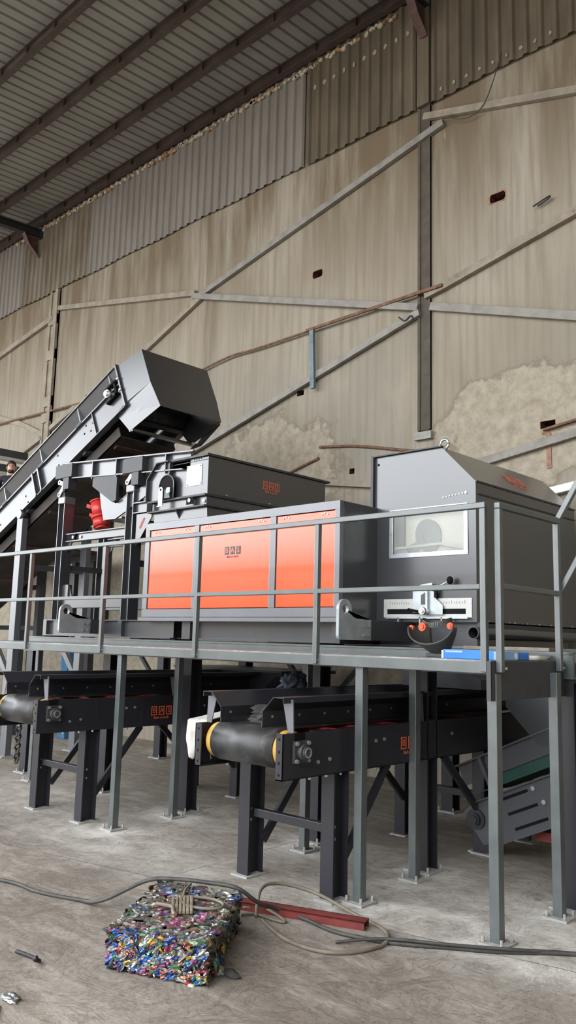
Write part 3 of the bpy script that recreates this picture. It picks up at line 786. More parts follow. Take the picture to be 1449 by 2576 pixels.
# ------------------------------------------------------------------ separator with the orange doors
def lifting_lug(parent, x, y0, label=None):
    """plate in the y-z plane with a round eye, pointing to the front"""
    z0 = 1.765; eye = Vector((0, y0 + 0.085, 2.02)); r = 0.085; pts = []
    n = 14
    pts += [(y0 + 0.03, z0), (y0 + 0.43, z0), (y0 + 0.43, z0 + 0.175), (y0 + 0.25, z0 + 0.18), (y0 + 0.20, z0 + 0.19), (y0 + 0.175, z0 + 0.22)]
    for k in range(n + 1):
        a = -0.05 + (PI + 0.05) * k / n
        pts.append((eye.y + r * math.cos(a), eye.z + r * math.sin(a)))
    pts += [(y0, z0 + 0.03), (y0 + 0.008, z0 + 0.010)]
    # outer plate with a hole: build as strips between outline and hole
    mb = MB(); hole = []; N = len(pts); hr = 0.042
    for p in pts:
        a = math.atan2(p[1] - eye.z, p[0] - eye.y); hole.append((eye.y + hr * math.cos(a), eye.z + hr * math.sin(a)))
    for xx in (x, x - 0.03):
        mb.add([(xx, a, b) for a, b in pts] + [(xx, a, b) for a, b in hole], [(i, (i + 1) % N, N + (i + 1) % N, N + i) for i in range(N)])
    mb.add([(x, a, b) for a, b in pts] + [(x - 0.03, a, b) for a, b in pts], [(i, (i + 1) % N, N + (i + 1) % N, N + i) for i in range(N)])
    mb.add([(x, a, b) for a, b in hole] + [(x - 0.03, a, b) for a, b in hole], [(i, (i + 1) % N, N + (i + 1) % N, N + i) for i in range(N)])
    o = mb.build('lifting_lug', M['galv'], parent, label=label or 'galvanised lug plate with a round eye')
    b = MB()
    for dy, dz in ((0.33, 0.04), (0.40, 0.04), (0.33, 0.12), (0.40, 0.12)): b.bolt((x, y0 + dy, z0 + dz), (1, 0, 0), 0.013, 0.018)
    b.build('bolt', M['zinc'], o)
    return o

def separator():
    t = thing('separator_cabinet', 'long dark separator cabinet with three orange doors', 'machine', (-6.3, 6.9, 1.92))
    X0, X1, Z0, Z1 = -7.77, -4.835, 1.92, 3.045
    MB().prism([(5.86, Z0), (8.1, Z0), (8.1, 2.92), (7.9, Z1), (5.86, Z1)], 'x', X0 + 0.02, X1 - 0.005).build('body', M['anth'], t, 0.006)
    f = MB(); D = [(-7.69, -6.90), (-6.82, -5.735), (-5.655, -4.895)]; za, zb = 2.055, 2.962
    f.box(X0, X1, 5.80, 5.86, Z0 + 0.045, za).box(X0, X1, 5.80, 5.86, zb, Z1)
    xs = [X0] + [v for d in D for v in d] + [X1]
    for a, b in ((0, 1), (2, 3), (4, 5), (6, 7)): f.box(xs[a], xs[b], 5.80, 5.86, za, zb)
    f.build('door_frame', M['door_frame'], t, 0.004)
    MB().box(X0 - 0.03, X1 + 0.02, 5.775, 5.88, Z0, Z0 + 0.042).build('sill', M['door_frame'], t, 0.004)
    MB().box(X0 + 0.03, X1 - 0.03, 5.845, 5.856, za - 0.02, zb + 0.02).build('gap_liner', M['black'], t)
    for i, (a, b) in enumerate(D):
        d = MB().box(a + 0.007, b - 0.007, 5.812, 5.842, za + 0.007, zb - 0.007).build('door', M['orange'], t, 0.004, label='orange door with a dark printed logo' if i == 1 else None)
        h = MB()
        for x in (a + 0.13, b - 0.13):
            for k in (-1, 0, 1): h.bolt((x + k * 0.035, 5.812, zb - 0.035 + (0.012 if k == 0 else 0)), (0, -1, 0), 0.008, 0.010)
        h.build('hinge_screws', M['chrome'], d)
        if i == 1: logo(d, (-6.285, 5.8105, 2.655), (1, 0, 0), (0, 0, 1), 0.24, M['letter'], M['orange'], M['letter'], False)
    b = MB()
    b.box(-7.15, -4.93, 5.98, 5.992, 1.74, 1.92).box(-7.15, -4.93, 5.93, 6.05, 1.728, 1.742).box(-7.15, -4.93, 7.9, 8.02, 1.728, 1.92)
    b.box(-7.16, -7.02, 5.90, 7.9, 1.728, 1.92).box(-4.99, -4.90, 5.90, 7.9, 1.728, 1.92)
    b.build('base_frame', M['anth'], t)
    p = MB()
    for x in (-7.1, -5.05):
        for y in (5.72, 7.85): p.box(x - 0.12, x + 0.12, y - 0.06, y + 0.28, 1.715, 1.73)
    p.build('mounting_pad', M['black'], t)
separator()

def hood():
    t = thing('separator_hood', 'tall dark sheet steel hood with sloping roof and clear window', 'machine hood', (-4.3, 7.3, 1.72))
    P = [(-4.88, 1.945), (-4.88, 3.545), (-4.105, 3.545), (-3.755, 3.19), (-3.755, 1.945)]
    # shell: sides and roof as panels, front with a window opening
    s = MB(); y0, y1 = 6.375, 8.38
    wx0, wx1, wz0, wz1 = -4.655, -3.865, 2.575, 2.965
    F = lambda x, z: (x, y0, z)
    s.add([F(-4.88, 1.945), F(wx0, 1.945), F(wx0, 3.545), F(-4.88, 3.545)], [(0, 1, 2, 3)])
    s.add([F(wx0, 1.945), F(wx1, 1.945), F(wx1, wz0), F(wx0, wz0)], [(0, 1, 2, 3)])
    zc = 3.545 - (wx1 + 4.105) * (0.355 / 0.35)
    s.add([F(wx0, wz1), F(wx1, wz1), F(wx1, zc), F(-4.105, 3.545), F(wx0, 3.545)], [(0, 1, 2, 3, 4)])
    s.add([F(wx1, 1.945), F(-3.755, 1.945), F(-3.755, 3.19), F(wx1, zc)], [(0, 1, 2, 3)])
    n = len(P)
    s.add([(x, y0, z) for x, z in P] + [(x, y1, z) for x, z in P], [(i, (i + 1) % n, n + (i + 1) % n, n + i) for i in range(n) if i != 2] + [tuple(range(n, 2 * n))])
    s.add([(x, y, z) for y in (y0, y1) for x, z in P[2:4]], [(0, 1, 3, 2)])
    o = s.build('shell', M['anth'], t)
    sm = o.modifiers.new('thick', 'SOLIDIFY'); sm.thickness = 0.006; sm.offset = -1
    l = MB()
    l.box(-4.90, -4.872, y0 - 0.035, y0 + 0.02, 1.94, 3.56).bar((-4.90, y0 - 0.008, 3.552), (-4.095, y0 - 0.008, 3.552), 0.05, 0.012)
    l.build('front_lip', M['anth_mat'], t)
    fl = MB().box(-4.96, -4.90, y0 - 0.012, y0 + 0.004, 1.80, 3.05)
    fl.build('side_flange', M['anth'], t)
    b = MB()
    for k in range(10): b.bolt((-4.93, y0 - 0.012, 1.90 + 0.125 * k), (0, -1, 0), 0.011, 0.010)
    b.build('bolt', M['chrome'], t)
    ld = MB().bar((-3.75, y0 + 0.03, 3.08), (-3.75, y1, 3.08), 0.012, 0.012).bar((-3.75, y0, 3.19), (-3.75, y1, 3.19), 0.014, 0.014)
    ld.build('seam', M['anth_mat'], t)
    # window frame with screws, pane, shapes added behind it as painted reflections
    w = MB(); fx0, fx1, fz0, fz1 = -4.69, -3.835, 2.54, 3.005; yb, yf = y0, y0 - 0.008
    w.box(fx0, fx1, yf, yb, fz1 - 0.042, fz1).box(fx0, fx1, yf, yb, fz0, fz0 + 0.042).box(fx0, fx0 + 0.042, yf, yb, fz0 + 0.042, fz1 - 0.042).box(fx1 - 0.042, fx1, yf, yb, fz0 + 0.042, fz1 - 0.042)
    wf = w.build('window_frame', M['zinc'], t, 0.002)
    sc = MB()
    for x in (fx0 + 0.022, fx0 + 0.29, fx0 + 0.57, fx1 - 0.022):
        for z in (fz0 + 0.02, fz1 - 0.02): sc.bolt((x, yf, z), (0, -1, 0), 0.008, 0.006)
    for x in (fx0 + 0.022, fx1 - 0.022): sc.bolt((x, yf, (fz0 + fz1) / 2), (0, -1, 0), 0.008, 0.006)
    sc.build('screw', M['chrome'], wf)
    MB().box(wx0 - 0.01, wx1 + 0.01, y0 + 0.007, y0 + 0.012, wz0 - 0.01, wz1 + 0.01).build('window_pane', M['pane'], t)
    inn = MB().box(-4.85, -3.79, y0 + 0.085, y0 + 0.095, 2.35, 3.15); inn.build('reflection_back', M['reflect_beige'], t)
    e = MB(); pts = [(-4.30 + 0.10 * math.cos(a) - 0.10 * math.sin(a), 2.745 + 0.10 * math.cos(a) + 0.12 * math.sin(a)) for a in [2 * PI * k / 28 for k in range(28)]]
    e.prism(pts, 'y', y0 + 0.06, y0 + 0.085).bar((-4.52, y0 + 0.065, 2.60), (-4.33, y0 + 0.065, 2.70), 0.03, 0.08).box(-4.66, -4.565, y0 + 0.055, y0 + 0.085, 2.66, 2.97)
    e.build('reflection_oval', M['reflect_grey'], t)
    MB().bar((-4.72, y0 + 0.045, 2.635), (-4.14, y0 + 0.045, 2.660), 0.02, 0.022).bar((-4.14, y0 + 0.045, 2.663), (-3.86, y0 + 0.045, 2.60), 0.02, 0.034).build('reflection_strip', M['cloth_white'], t)
    hl = MB()
    for k in range(8): hl.bolt((-4.09 + 0.034 * k, y0, 3.075 + 0.003 * k), (0, -1, 0), 0.006 if k < 7 else 0.012, 0.008)
    hl.build('rivet_row', M['chrome'], t)
    MB().bolt((-4.83, y0, 3.47), (0, -1, 0), 0.014, 0.002).build('bolt_hole', M['black'], t)
    # eye bolt on the ridge
    q = MB(); c = Vector((-4.14, y0 + 0.10, 3.60))
    q.tube([c + Vector((0.045 * math.cos(a), 0, 0.045 * math.sin(a))) for a in [2 * PI * k / 20 for k in range(21)]], 0.012, 8)
    q.cyl((c.x, c.y, 3.545), (c.x, c.y, 3.56), 0.03)
    q.build('eye_bolt', M['zinc'], t)
    # graduated plate, slot, lever clamp
    sp = MB(); a0, a1, z0, z1 = -4.75, -3.80, 1.985, 2.155; sx0, sx1, sz0, sz1 = -4.71, -3.86, 2.015, 2.062
    sp.box(a0, a1, y0 - 0.006, y0, sz1, z1).box(a0, a1, y0 - 0.006, y0, z0, sz0).box(a0, sx0, y0 - 0.006, y0, sz0, sz1).box(sx1, a1, y0 - 0.006, y0, sz0, sz1)
    sp = sp.build('scale_plate', M['alu'], t)
    MB().box(sx0 + 0.001, sx1 - 0.001, y0 - 0.002, y0 - 0.0005, sz0, sz1).build('slot', M['black'], sp)
    g = MB()
    for k in range(31):
        x = a0 + 0.07 + k * 0.027
        if -4.44 < x < -4.12: continue
        g.box(x, x + 0.004, y0 - 0.007, y0 - 0.006, 2.105, 2.125 + (0.012 if k % 5 == 0 else 0))
    g.build('graduation', M['rust'], sp)
    c = MB(); cy = y0 - 0.03
    c.prism([(-4.40, 2.03), (-4.40, 2.235), (-4.22, 2.235), (-4.16, 2.21), (-4.155, 2.155), (-4.08, 2.09), (-4.08, 2.01), (-4.28, 2.01), (-4.34, 2.025)], 'y', cy - 0.004, cy + 0.002)
    c.box(-4.28, -4.085, cy, y0, 2.01, 2.016).box(-4.402, -4.396, cy, y0, 2.03, 2.235)
    c.box(-4.245, -4.225, cy - 0.03, cy, 2.02, 2.24)
    lv = c.build('lever_bracket', M['zinc'], t)
    MB().prism([(-4.31, 2.10), (-4.31, 2.185), (-4.265, 2.21), (-4.265, 2.10)], 'y', cy - 0.006, cy - 0.004).build('cutout', M['anth'], lv)
    MB().prism([(-4.36, 2.262), (-4.30, 2.285), (-4.19, 2.295), (-4.19, 2.255)], 'y', cy - 0.004, cy + 0.0).build('dial_plate', M['alu'], lv)
    k = MB(); k.cyl((-4.19, cy - 0.01, 2.225), (-4.00, cy - 0.03, 2.305), 0.008); k.build('lever_arm', M['chrome'], lv)
    MB().sphere((-3.985, cy - 0.032, 2.31), 0.03, 0.028, 0.036, 12, 8).build('lever_knob', M['black'], lv, label='black ball knob')
    MB().cyl((-4.255, cy - 0.075, 2.04), (-4.255, cy, 2.04), 0.034).cyl((-4.255, cy - 0.085, 2.04), (-4.255, cy - 0.075, 2.04), 0.02).build('clamp_spindle', M['chrome'], lv)
    MB().tube([(-4.41, cy - 0.06, 2.055), (-4.36, cy - 0.07, 2.045), (-4.30, cy - 0.075, 2.035)], 0.012).build('clamp_handle', M['black'], lv)
    MB().box(-4.16, -4.13, cy - 0.02, cy, 2.16, 2.25).build('stop_block', M['black'], lv)
    tr = MB().box(-4.70, -3.82, y0 - 0.05, y0 - 0.02, 1.972, 1.985)
    for x in (-4.56, -4.32, -4.09, -3.99): tr.box(x, x + 0.012, y0 - 0.05, y0 - 0.03, 1.90, 1.985)
    tr.build('guide_bar', M['zinc'], t)
    # base skirt, flange and the big pipe
    MB().box(-4.95, -3.70, y0 + 0.03, 8.3, 1.935, 1.946).box(-3.765, -3.70, y0 + 0.02, 8.4, 1.90, 1.95).build('base_flange', M['anth_mat'], t)
    fb = MB()
    for k in range(9): fb.bolt((-3.73, y0 + 0.15 + 0.24 * k, 1.95), (0, 0, 1), 0.009, 0.012)
    fb.build('flange_bolts', M['chrome'], t)
    MB().box(-4.85, -3.80, y0 + 0.08, 8.25, 1.735, 1.935).build('base_box', M['anth'], t)
    MB().box(-4.85, -3.78, y0 + 0.06, y0 + 0.08, 1.715, 1.735).build('base_edge', M['door_frame'], t)
    pp = MB(); pp.cyl((-3.70, 6.22, 1.85), (-3.70, 8.7, 1.85), 0.052, 28, cap=False).cyl((-3.70, 6.24, 1.85), (-3.70, 8.7, 1.85), 0.046, 28, cap=False).ring((-3.70, 6.22, 1.85), (-3.70, 6.225, 1.85), 0.052, 0.046)
    pp.build('pipe', M['anth'], t)
    MB().cyl((-3.70, 6.5, 1.85), (-3.70, 6.51, 1.85), 0.046).build('pipe_bore', M['black'], t)
    logo(t, (-3.93 + 0.0025, 7.42, 3.3675 + 0.0045), (0, 1, 0), (-0.70, 0, 0.71), 0.36, M['letter_o'], M['letter_o'], M['letter_o'])
    bm = MB().box(-4.83, -4.46, 5.80, 6.42, 1.765, 1.94); bm = bm.build('lug_beam', M['anth_mat'], t)
    lg = lifting_lug(t, -4.45, 5.345, 'galvanised lug plate with a round eye at the right of the doors')
    ch = MB()                                                     # discharge chutes under the hood
    ch.prism([(-4.33, 1.70), (-4.42, 1.38), (-3.62, 1.38), (-3.62, 1.46), (-4.12, 1.70)], 'y', 6.2, 7.9)
    ch.build('discharge_chute', M['anth_mat'], t)
    MB().prism([(-3.56, 1.52), (-3.56, 1.24), (-3.28, 0.96), (-2.9, 0.96), (-2.9, 1.52)], 'y', 6.5, 7.6).build('discharge_chute', M['anth'], t)
    MB().box(-4.1, -2.95, 6.6, 7.8, 1.52, 1.735).build('chute_collar', M['anth_mat'], t)
hood()

# ------------------------------------------------------------------ feeder on its frame
def feeder_frame():
    t = thing('feeder_frame', 'dark upright steel frame standing left of the orange doors under the feeder', 'steel frame', (-8.9, 6.3, 1.72))
    cols = ((-9.88, 6.02), (-8.32, 6.02), (-9.88, 6.68), (-8.32, 6.68))
    for x, y in cols:
        c = hbeam_v(MB(), x, y, 1.93, 3.50, 0.15, 0.15, 0.014, 'x').build('column', M['anth'], t)
        k = MB().box(x - 0.085, x + 0.085, y - 0.085, y + 0.085, 3.50, 3.60); k.build('column_cap', M['door_frame'], c, 0.012)
        g = MB()
        g.prism([(x + 0.076, 2.98), (x + 0.20, 2.98), (x + 0.18, 2.93), (x + 0.076, 2.84)], 'y', y - 0.008, y + 0.008)
        g.build('gusset', M['anth'], c)
    for y in (6.02, 6.68):
        b = ibeam_x(MB(), -9.80, -8.40, y, 2.975, 3.085, 0.09).build('tie_beam', M['anth'], t)
        e = MB().box(-9.80, -9.56, y - 0.035, y - 0.028, 2.985, 3.075); e.build('end_cleat', M['black'], b)
        bo = MB()
        for x in (-9.60, -9.46): bo.bolt((x, y - 0.035 if x < -9.5 else y - 0.008, 3.03), (0, -1, 0), 0.022, 0.012)
        bo.build('bolt', M['chrome'], b)
        MB().box(-9.80, -8.40, y - 0.03, y + 0.03, 2.09, 2.22).build('tie_beam', M['anth'], t, 0.006)
    for x in (-9.88, -8.32):
        MB().box(x - 0.05, x + 0.05, 6.10, 6.60, 2.60, 2.67).build('tie_beam', M['anth_mat'], t)
    MB().box(-9.80, -9.66, 5.99, 6.05, 2.22, 2.40).prism([(-9.66, 2.22), (-9.66, 2.40), (-9.58, 2.22)], 'y', 6.01, 6.03).build('stiffener', M['anth'], t)
    for y in (5.90, 7.85):
        b = MB().box(-9.98, -7.30, y, y + 0.012, 1.742, 1.925).box(-9.98, -7.30, y - 0.05, y + 0.06, 1.925, 1.938).box(-9.98, -7.30, y - 0.05, y + 0.06, 1.728, 1.742)
        b.box(-8.30, -8.22, y - 0.05, y, 1.742, 1.925).box(-9.98, -9.90, y - 0.05, y + 0.06, 1.742, 1.925)
        b.build('base_beam', M['anth'], t)
    for x in (-9.94, -7.38): MB().box(x - 0.04, x + 0.04, 5.96, 7.85, 1.742, 1.925).build('base_beam', M['anth_mat'], t)
    MB().box(-8.84, -8.70, 5.74, 5.91, 1.765, 1.94).build('lug_beam', M['anth_mat'], t)
    lifting_lug(t, -8.70, 5.31, 'galvanised lug plate with a round eye left of the doors')
    f = MB()
    for x in (-9.6, -7.6):
        for y in (5.66, 7.85): f.box(x - 0.09, x + 0.09, y - 0.06, y + 0.3, 1.715, 1.729)
    f.build('mounting_pad', M['black'], t)
feeder_frame()

def feeder():
    t = thing('vibrating_feeder', 'vibrating feeder trough on silver link arms, red motors underneath', 'feeder', (-8.6, 6.6, 3.3))
    sl = -0.072
    def zt(x): return 4.055 + sl * (x + 9.91)
    def side(y):
        m = MB()
        m.prism([(-9.88, zt(-9.88)), (-7.22, zt(-7.22)), (-7.22, zt(-7.22) - 0.20), (-9.88, zt(-9.88) - 0.20)], 'y', y, y + 0.01)
        return m.build('side_plate', M['anth'], t)
    side(5.97); side(7.22)
    for y in (5.945, 7.225):
        MB().bar((-9.90, y, zt(-9.90)), (-7.12, y, zt(-7.12)), 0.06, 0.022).build('top_flange', M['door_frame'], t, 0.004)
        MB().bar((-9.90, y, zt(-9.90) - 0.205), (-7.3, y, zt(-7.3) - 0.205), 0.06, 0.014).build('bottom_flange', M['anth'], t)
    for x in (-9.15, -8.62, -7.62):
        MB().box(x - 0.008, x + 0.008, 5.915, 5.97, zt(x) - 0.24, zt(x) - 0.012).build('stiffener_rib', M['anth'], t)
    MB().prism([(-9.88, zt(-9.88) - 0.16), (-7.25, zt(-7.25) - 0.16), (-7.25, zt(-7.25) - 0.19), (-9.88, zt(-9.88) - 0.19)], 'y', 5.98, 7.22).build('trough_floor', M['anth_mat'], t)
    MB().box(-9.89, -9.87, 5.98, 7.22, zt(-9.88) - 0.19, zt(-9.88) - 0.02).build('back_plate', M['anth_mat'], t)
    # motor yoke: upper dark wedge and lower light plate
    MB().prism([(-9.14, 3.80), (-8.60, 3.76), (-8.60, 3.43), (-8.68, 3.41), (-9.14, 3.66)], 'y', 5.93, 5.97).build('yoke_wedge', M['anth_mat'], t)
    for y in (5.985, 7.15):
        MB().prism([(-9.06, 3.63), (-8.68, 3.40), (-8.18, 3.55), (-7.9, 3.62), (-7.9, 3.50), (-8.40, 3.30), (-8.68, 3.20), (-8.93, 3.21), (-9.00, 3.40)], 'y', y, y + 0.02).build('yoke_plate', M['anth'], t)
    MB().box(-8.95, -8.55, 6.0, 7.15, 3.205, 3.225).build('motor_plate', M['anth'], t)
    for y, kx, top in ((6.28, -9.40, 3.53), (6.85, -9.40, 3.53), (6.30, -8.55, 3.33)):
        d = Vector((0.30, 0, -0.95)).normalized(); p = Vector((kx - 0.10, y, top)); q = p + d * 0.20
        mo = MB().cyl(p, q, 0.105, 24).cyl(q, q + d * 0.04, 0.125, 24).cyl(q + d * 0.04, q + d * 0.16, 0.110, 24).cyl(q + d * 0.16, q + d * 0.19, 0.09, 24).cyl(p - d * 0.02, p, 0.118, 24)
        mo.bar(p + Vector((-0.10, 0, -0.06)), p + Vector((-0.20, 0, -0.03)), 0.12, 0.05).bar(q + Vector((-0.08, 0, 0.0)), q + Vector((-0.18, 0, 0.03)), 0.12, 0.04)
        mo.build('vibration_motor', M['redmotor'], t, label='red vibration motor')
    # spring link arms standing on the frame columns
    for x0 in (-9.88, -8.32):
        for y, s in ((5.93, 1), (6.60, 1)):
            z = 3.60
            zz = zt(x0) - 0.03; yy = (y - 0.05, y + 0.036) if y < 6 else (y + 0.03, y + 0.14)
            hd = MB().box(x0 - 0.10, x0 + 0.30, yy[0], yy[1], zz - 0.18, zz).box(x0 + 0.08, x0 + 0.22, yy[0] + 0.01, yy[1] + 0.04, zz - 0.34, zz - 0.18)
            hd = hd.build('hanger', M['anth_mat'], t)
            def link(p, q):
                p, q = Vector(p), Vector(q)
                L = MB().bar(p, q, 0.016, 0.055).cyl(p + Vector((0, -.009, 0)), p + Vector((0, .009, 0)), 0.034, 16).cyl(q + Vector((0, -.009, 0)), q + Vector((0, .009, 0)), 0.034, 16)
                o = L.build('link_arm', M['chrome'], t, label='silver link arm')
                h = MB()
                for e in (p, q): h.cyl(e + Vector((0, -.013, 0)), e + Vector((0, -.008, 0)), 0.017, 4, smooth=False)
                h.build('square_pin', M['black'], o)
            link((x0 - 0.06, y, 3.80), (x0 + 0.06, y, 3.765)); link((x0 + 0.05, y, 3.735), (x0 - 0.05, y, 3.63))
            MB().cyl((x0 + 0.055, y + 0.0, 3.75), (x0 + 0.055, y + 0.05, 3.75), 0.03).cyl((x0 - 0.05, y, 3.63), (x0 - 0.05, y + 0.05, 3.63), 0.03).build('rubber_mount', M['black'], t)
            MB().box(x0 - 0.08, x0 + 0.05, y + 0.02, y + 0.1, 3.60, 3.66).build('link_foot', M['anth_mat'], t)
feeder()

def drum_box():
    t = thing('drum_housing', 'dark box shaped drum housing with a pale notice plate, behind the orange doors', 'machine', (-7.3, 6.95, 3.05))
    y0, y1 = 5.97, 7.98
    MB().box(-7.60, -6.905, y0, y1, 3.34, 3.775).build('box', M['anth'], t, 0.006)
    MB().box(-7.62, -6.88, y0 - 0.035, y1 + 0.06, 3.775, 3.80).box(-7.55, -6.90, y0 - 0.004, y0, 3.735, 3.742).build('top_flange', M['anth_mat'], t)
    h = MB()
    for x in (-7.28, -7.22, -7.15, -7.11, -7.07, -7.03): h.bolt((x, y0 - 0.001, 3.757), (0, -1, 0), 0.007, 0.002)
    h.build('vent_holes', M['black'], t)
    g = MB().prism([(-7.93, 3.34), (-7.93, 3.60), (-7.76, 3.78), (-7.55, 3.78), (-7.55, 3.34)], 'y', y0 - 0.03, y0 - 0.015)
    g.build('bearing_guard', M['anth'], t)
    MB().bar((-7.935, y0 - 0.045, 3.34), (-7.935, y0 - 0.045, 3.60), 0.012, 0.06, (0, 1, 0)).bar((-7.935, y0 - 0.045, 3.60), (-7.76, y0 - 0.045, 3.785), 0.012, 0.06, (0, 1, 0)).bar((-7.76, y0 - 0.045, 3.785), (-7.54, y0 - 0.045, 3.785), 0.012, 0.06, (0, 1, 0)).build('guard_lip', M['anth_mat'], t)
    MB().box(-7.548, -7.535, y0 - 0.05, y0, 3.34, 3.78).build('guard_lip', M['anth_mat'], t)
    ar = MB(); pts = [(-7.70 + 0.0, 3.32)]; cx, cz, r = -7.565, 3.50, 0.135
    arch = [(cx - r, 3.335)] + [(cx + r * math.cos(a), cz + r * math.sin(a) * 0.9) for a in [PI - PI * k / 12 for k in range(13)]] + [(cx + r, 3.335)]
    ar.prism(arch, 'y', y0 - 0.058, y0 - 0.052).build('shaft_opening', M['black'], t)
    rim = MB().tube([(x, y0 - 0.062, z) for x, z in arch], 0.007, 6); rim.build('opening_rim', M['door_frame'], t)
    s = MB().prism([(-7.66, 3.26), (-7.66, 3.45), (-7.64, 3.475), (-7.605, 3.475), (-7.585, 3.45), (-7.585, 3.26), (-7.56, 3.25), (-7.69, 3.25)], 'y', y0 - 0.10, y0 - 0.085).box(-7.53, -7.47, y0 - 0.09, y0 - 0.06, 3.40, 3.46)
    s.build('shaft_bracket', M['chrome'], t, label='bright steel shaft bracket')
    MB().bolt((-7.622, y0 - 0.10, 3.445), (0, -1, 0), 0.016, 0.004).build('bracket_hole', M['black'], t)
    MB().prism([(-7.57, 3.34), (-7.57, 3.45), (-7.53, 3.43), (-7.49, 3.40), (-7.47, 3.34)], 'y', y0 - 0.085, y0 - 0.07).build('bearing', M['bluebar'], t)
    n = MB().box(-7.275, -7.005, y0 - 0.006, y0, 3.455, 3.695).build('notice_plate', M['alu'], t, label='pale screwed notice plate')
    sc = MB()
    for x in (-7.255, -7.025):
        for z in (3.475, 3.675): sc.bolt((x, y0 - 0.006, z), (0, -1, 0), 0.007, 0.004)
    sc.build('screw', M['black'], n)
    MB().box(-7.93, -6.89, y0 - 0.05, y1, 3.318, 3.34).build('upper_ledge', M['anth_mat'], t)
    MB().box(-7.90, -6.915, y0, y1, 3.215, 3.318).build('mid_band', M['anth'], t)
    MB().box(-7.93, -6.89, y0 - 0.05, y1, 3.198, 3.215).build('lower_ledge', M['anth_mat'], t)
    MB().prism([(-7.86, 3.198), (-6.915, 3.198), (-6.90, 3.05), (-7.86, 3.05)], 'y', y0 + 0.01, y1).build('skirt', M['anth'], t)
    MB().prism([(y0 - 0.05, 3.198), (y0 + 0.01, 3.198), (y0 + 0.01, 3.10)], 'x', -7.40, -7.385).build('gusset', M['anth_mat'], t)
    MB().box(-7.20, -7.08, y0 - 0.055, y0 - 0.045, 3.235, 3.318).build('cleat', M['black'], t)
    MB().box(-7.93, -7.83, y0 - 0.055, y0 - 0.045, 3.215, 3.318).build('cleat', M['black'], t)
    bb = MB().bolt((-7.14, y0 - 0.055, 3.278), (0, -1, 0), 0.024, 0.012).bolt((-6.95, y0 - 0.001, 3.265), (0, -1, 0), 0.022, 0.012); bb.build('bolt', M['chrome'], t)
    ibeam_x(MB(), -8.25, -7.91, y0 + 0.02, 3.225, 3.36, 0.1).build('side_beam', M['anth'], t)
    pts = [(-8.20, 3.215), (-7.90, 3.215), (-7.90, 3.16), (-8.14, 2.88), (-8.20, 2.88)]
    MB().prism(pts, 'y', y0, y0 + 0.014).build('corner_gusset', M['anth'], t)
    sl = MB(); c = Vector((-8.08, 0, 3.10)); dx, dz = 0.035, 0.05
    sl.prism([(c.x - dx + 0.018 * math.cos(a), c.z - dz + 0.018 * math.sin(a)) for a in [PI * 0.8 + PI * k / 6 for k in range(7)]] + [(c.x + dx + 0.018 * math.cos(a), c.z + dz + 0.018 * math.sin(a)) for a in [-PI * 0.2 + PI * k / 6 for k in range(7)]], 'y', y0 - 0.002, y0)
    sl.build('gusset_slot', M['redroll'], t)
    for y in (6.1, 7.8):
        MB().box(-7.86, -7.78, y - 0.04, y + 0.04, 1.938, 3.02).build('leg', M['anth_mat'], t)
    sb = MB()
    for y in (6.25, 6.95): sb.bolt((-6.905, y, 3.36), (1, 0, 0), 0.01, 0.015)
    sb.build('side_bolt', M['chrome'], t)
    logo(t, (-6.9045, 6.98, 3.575), (0, 1, 0), (0, 0, 1), 0.28, M['letter_o'], M['letter_o'], M['letter_o'])
drum_box()

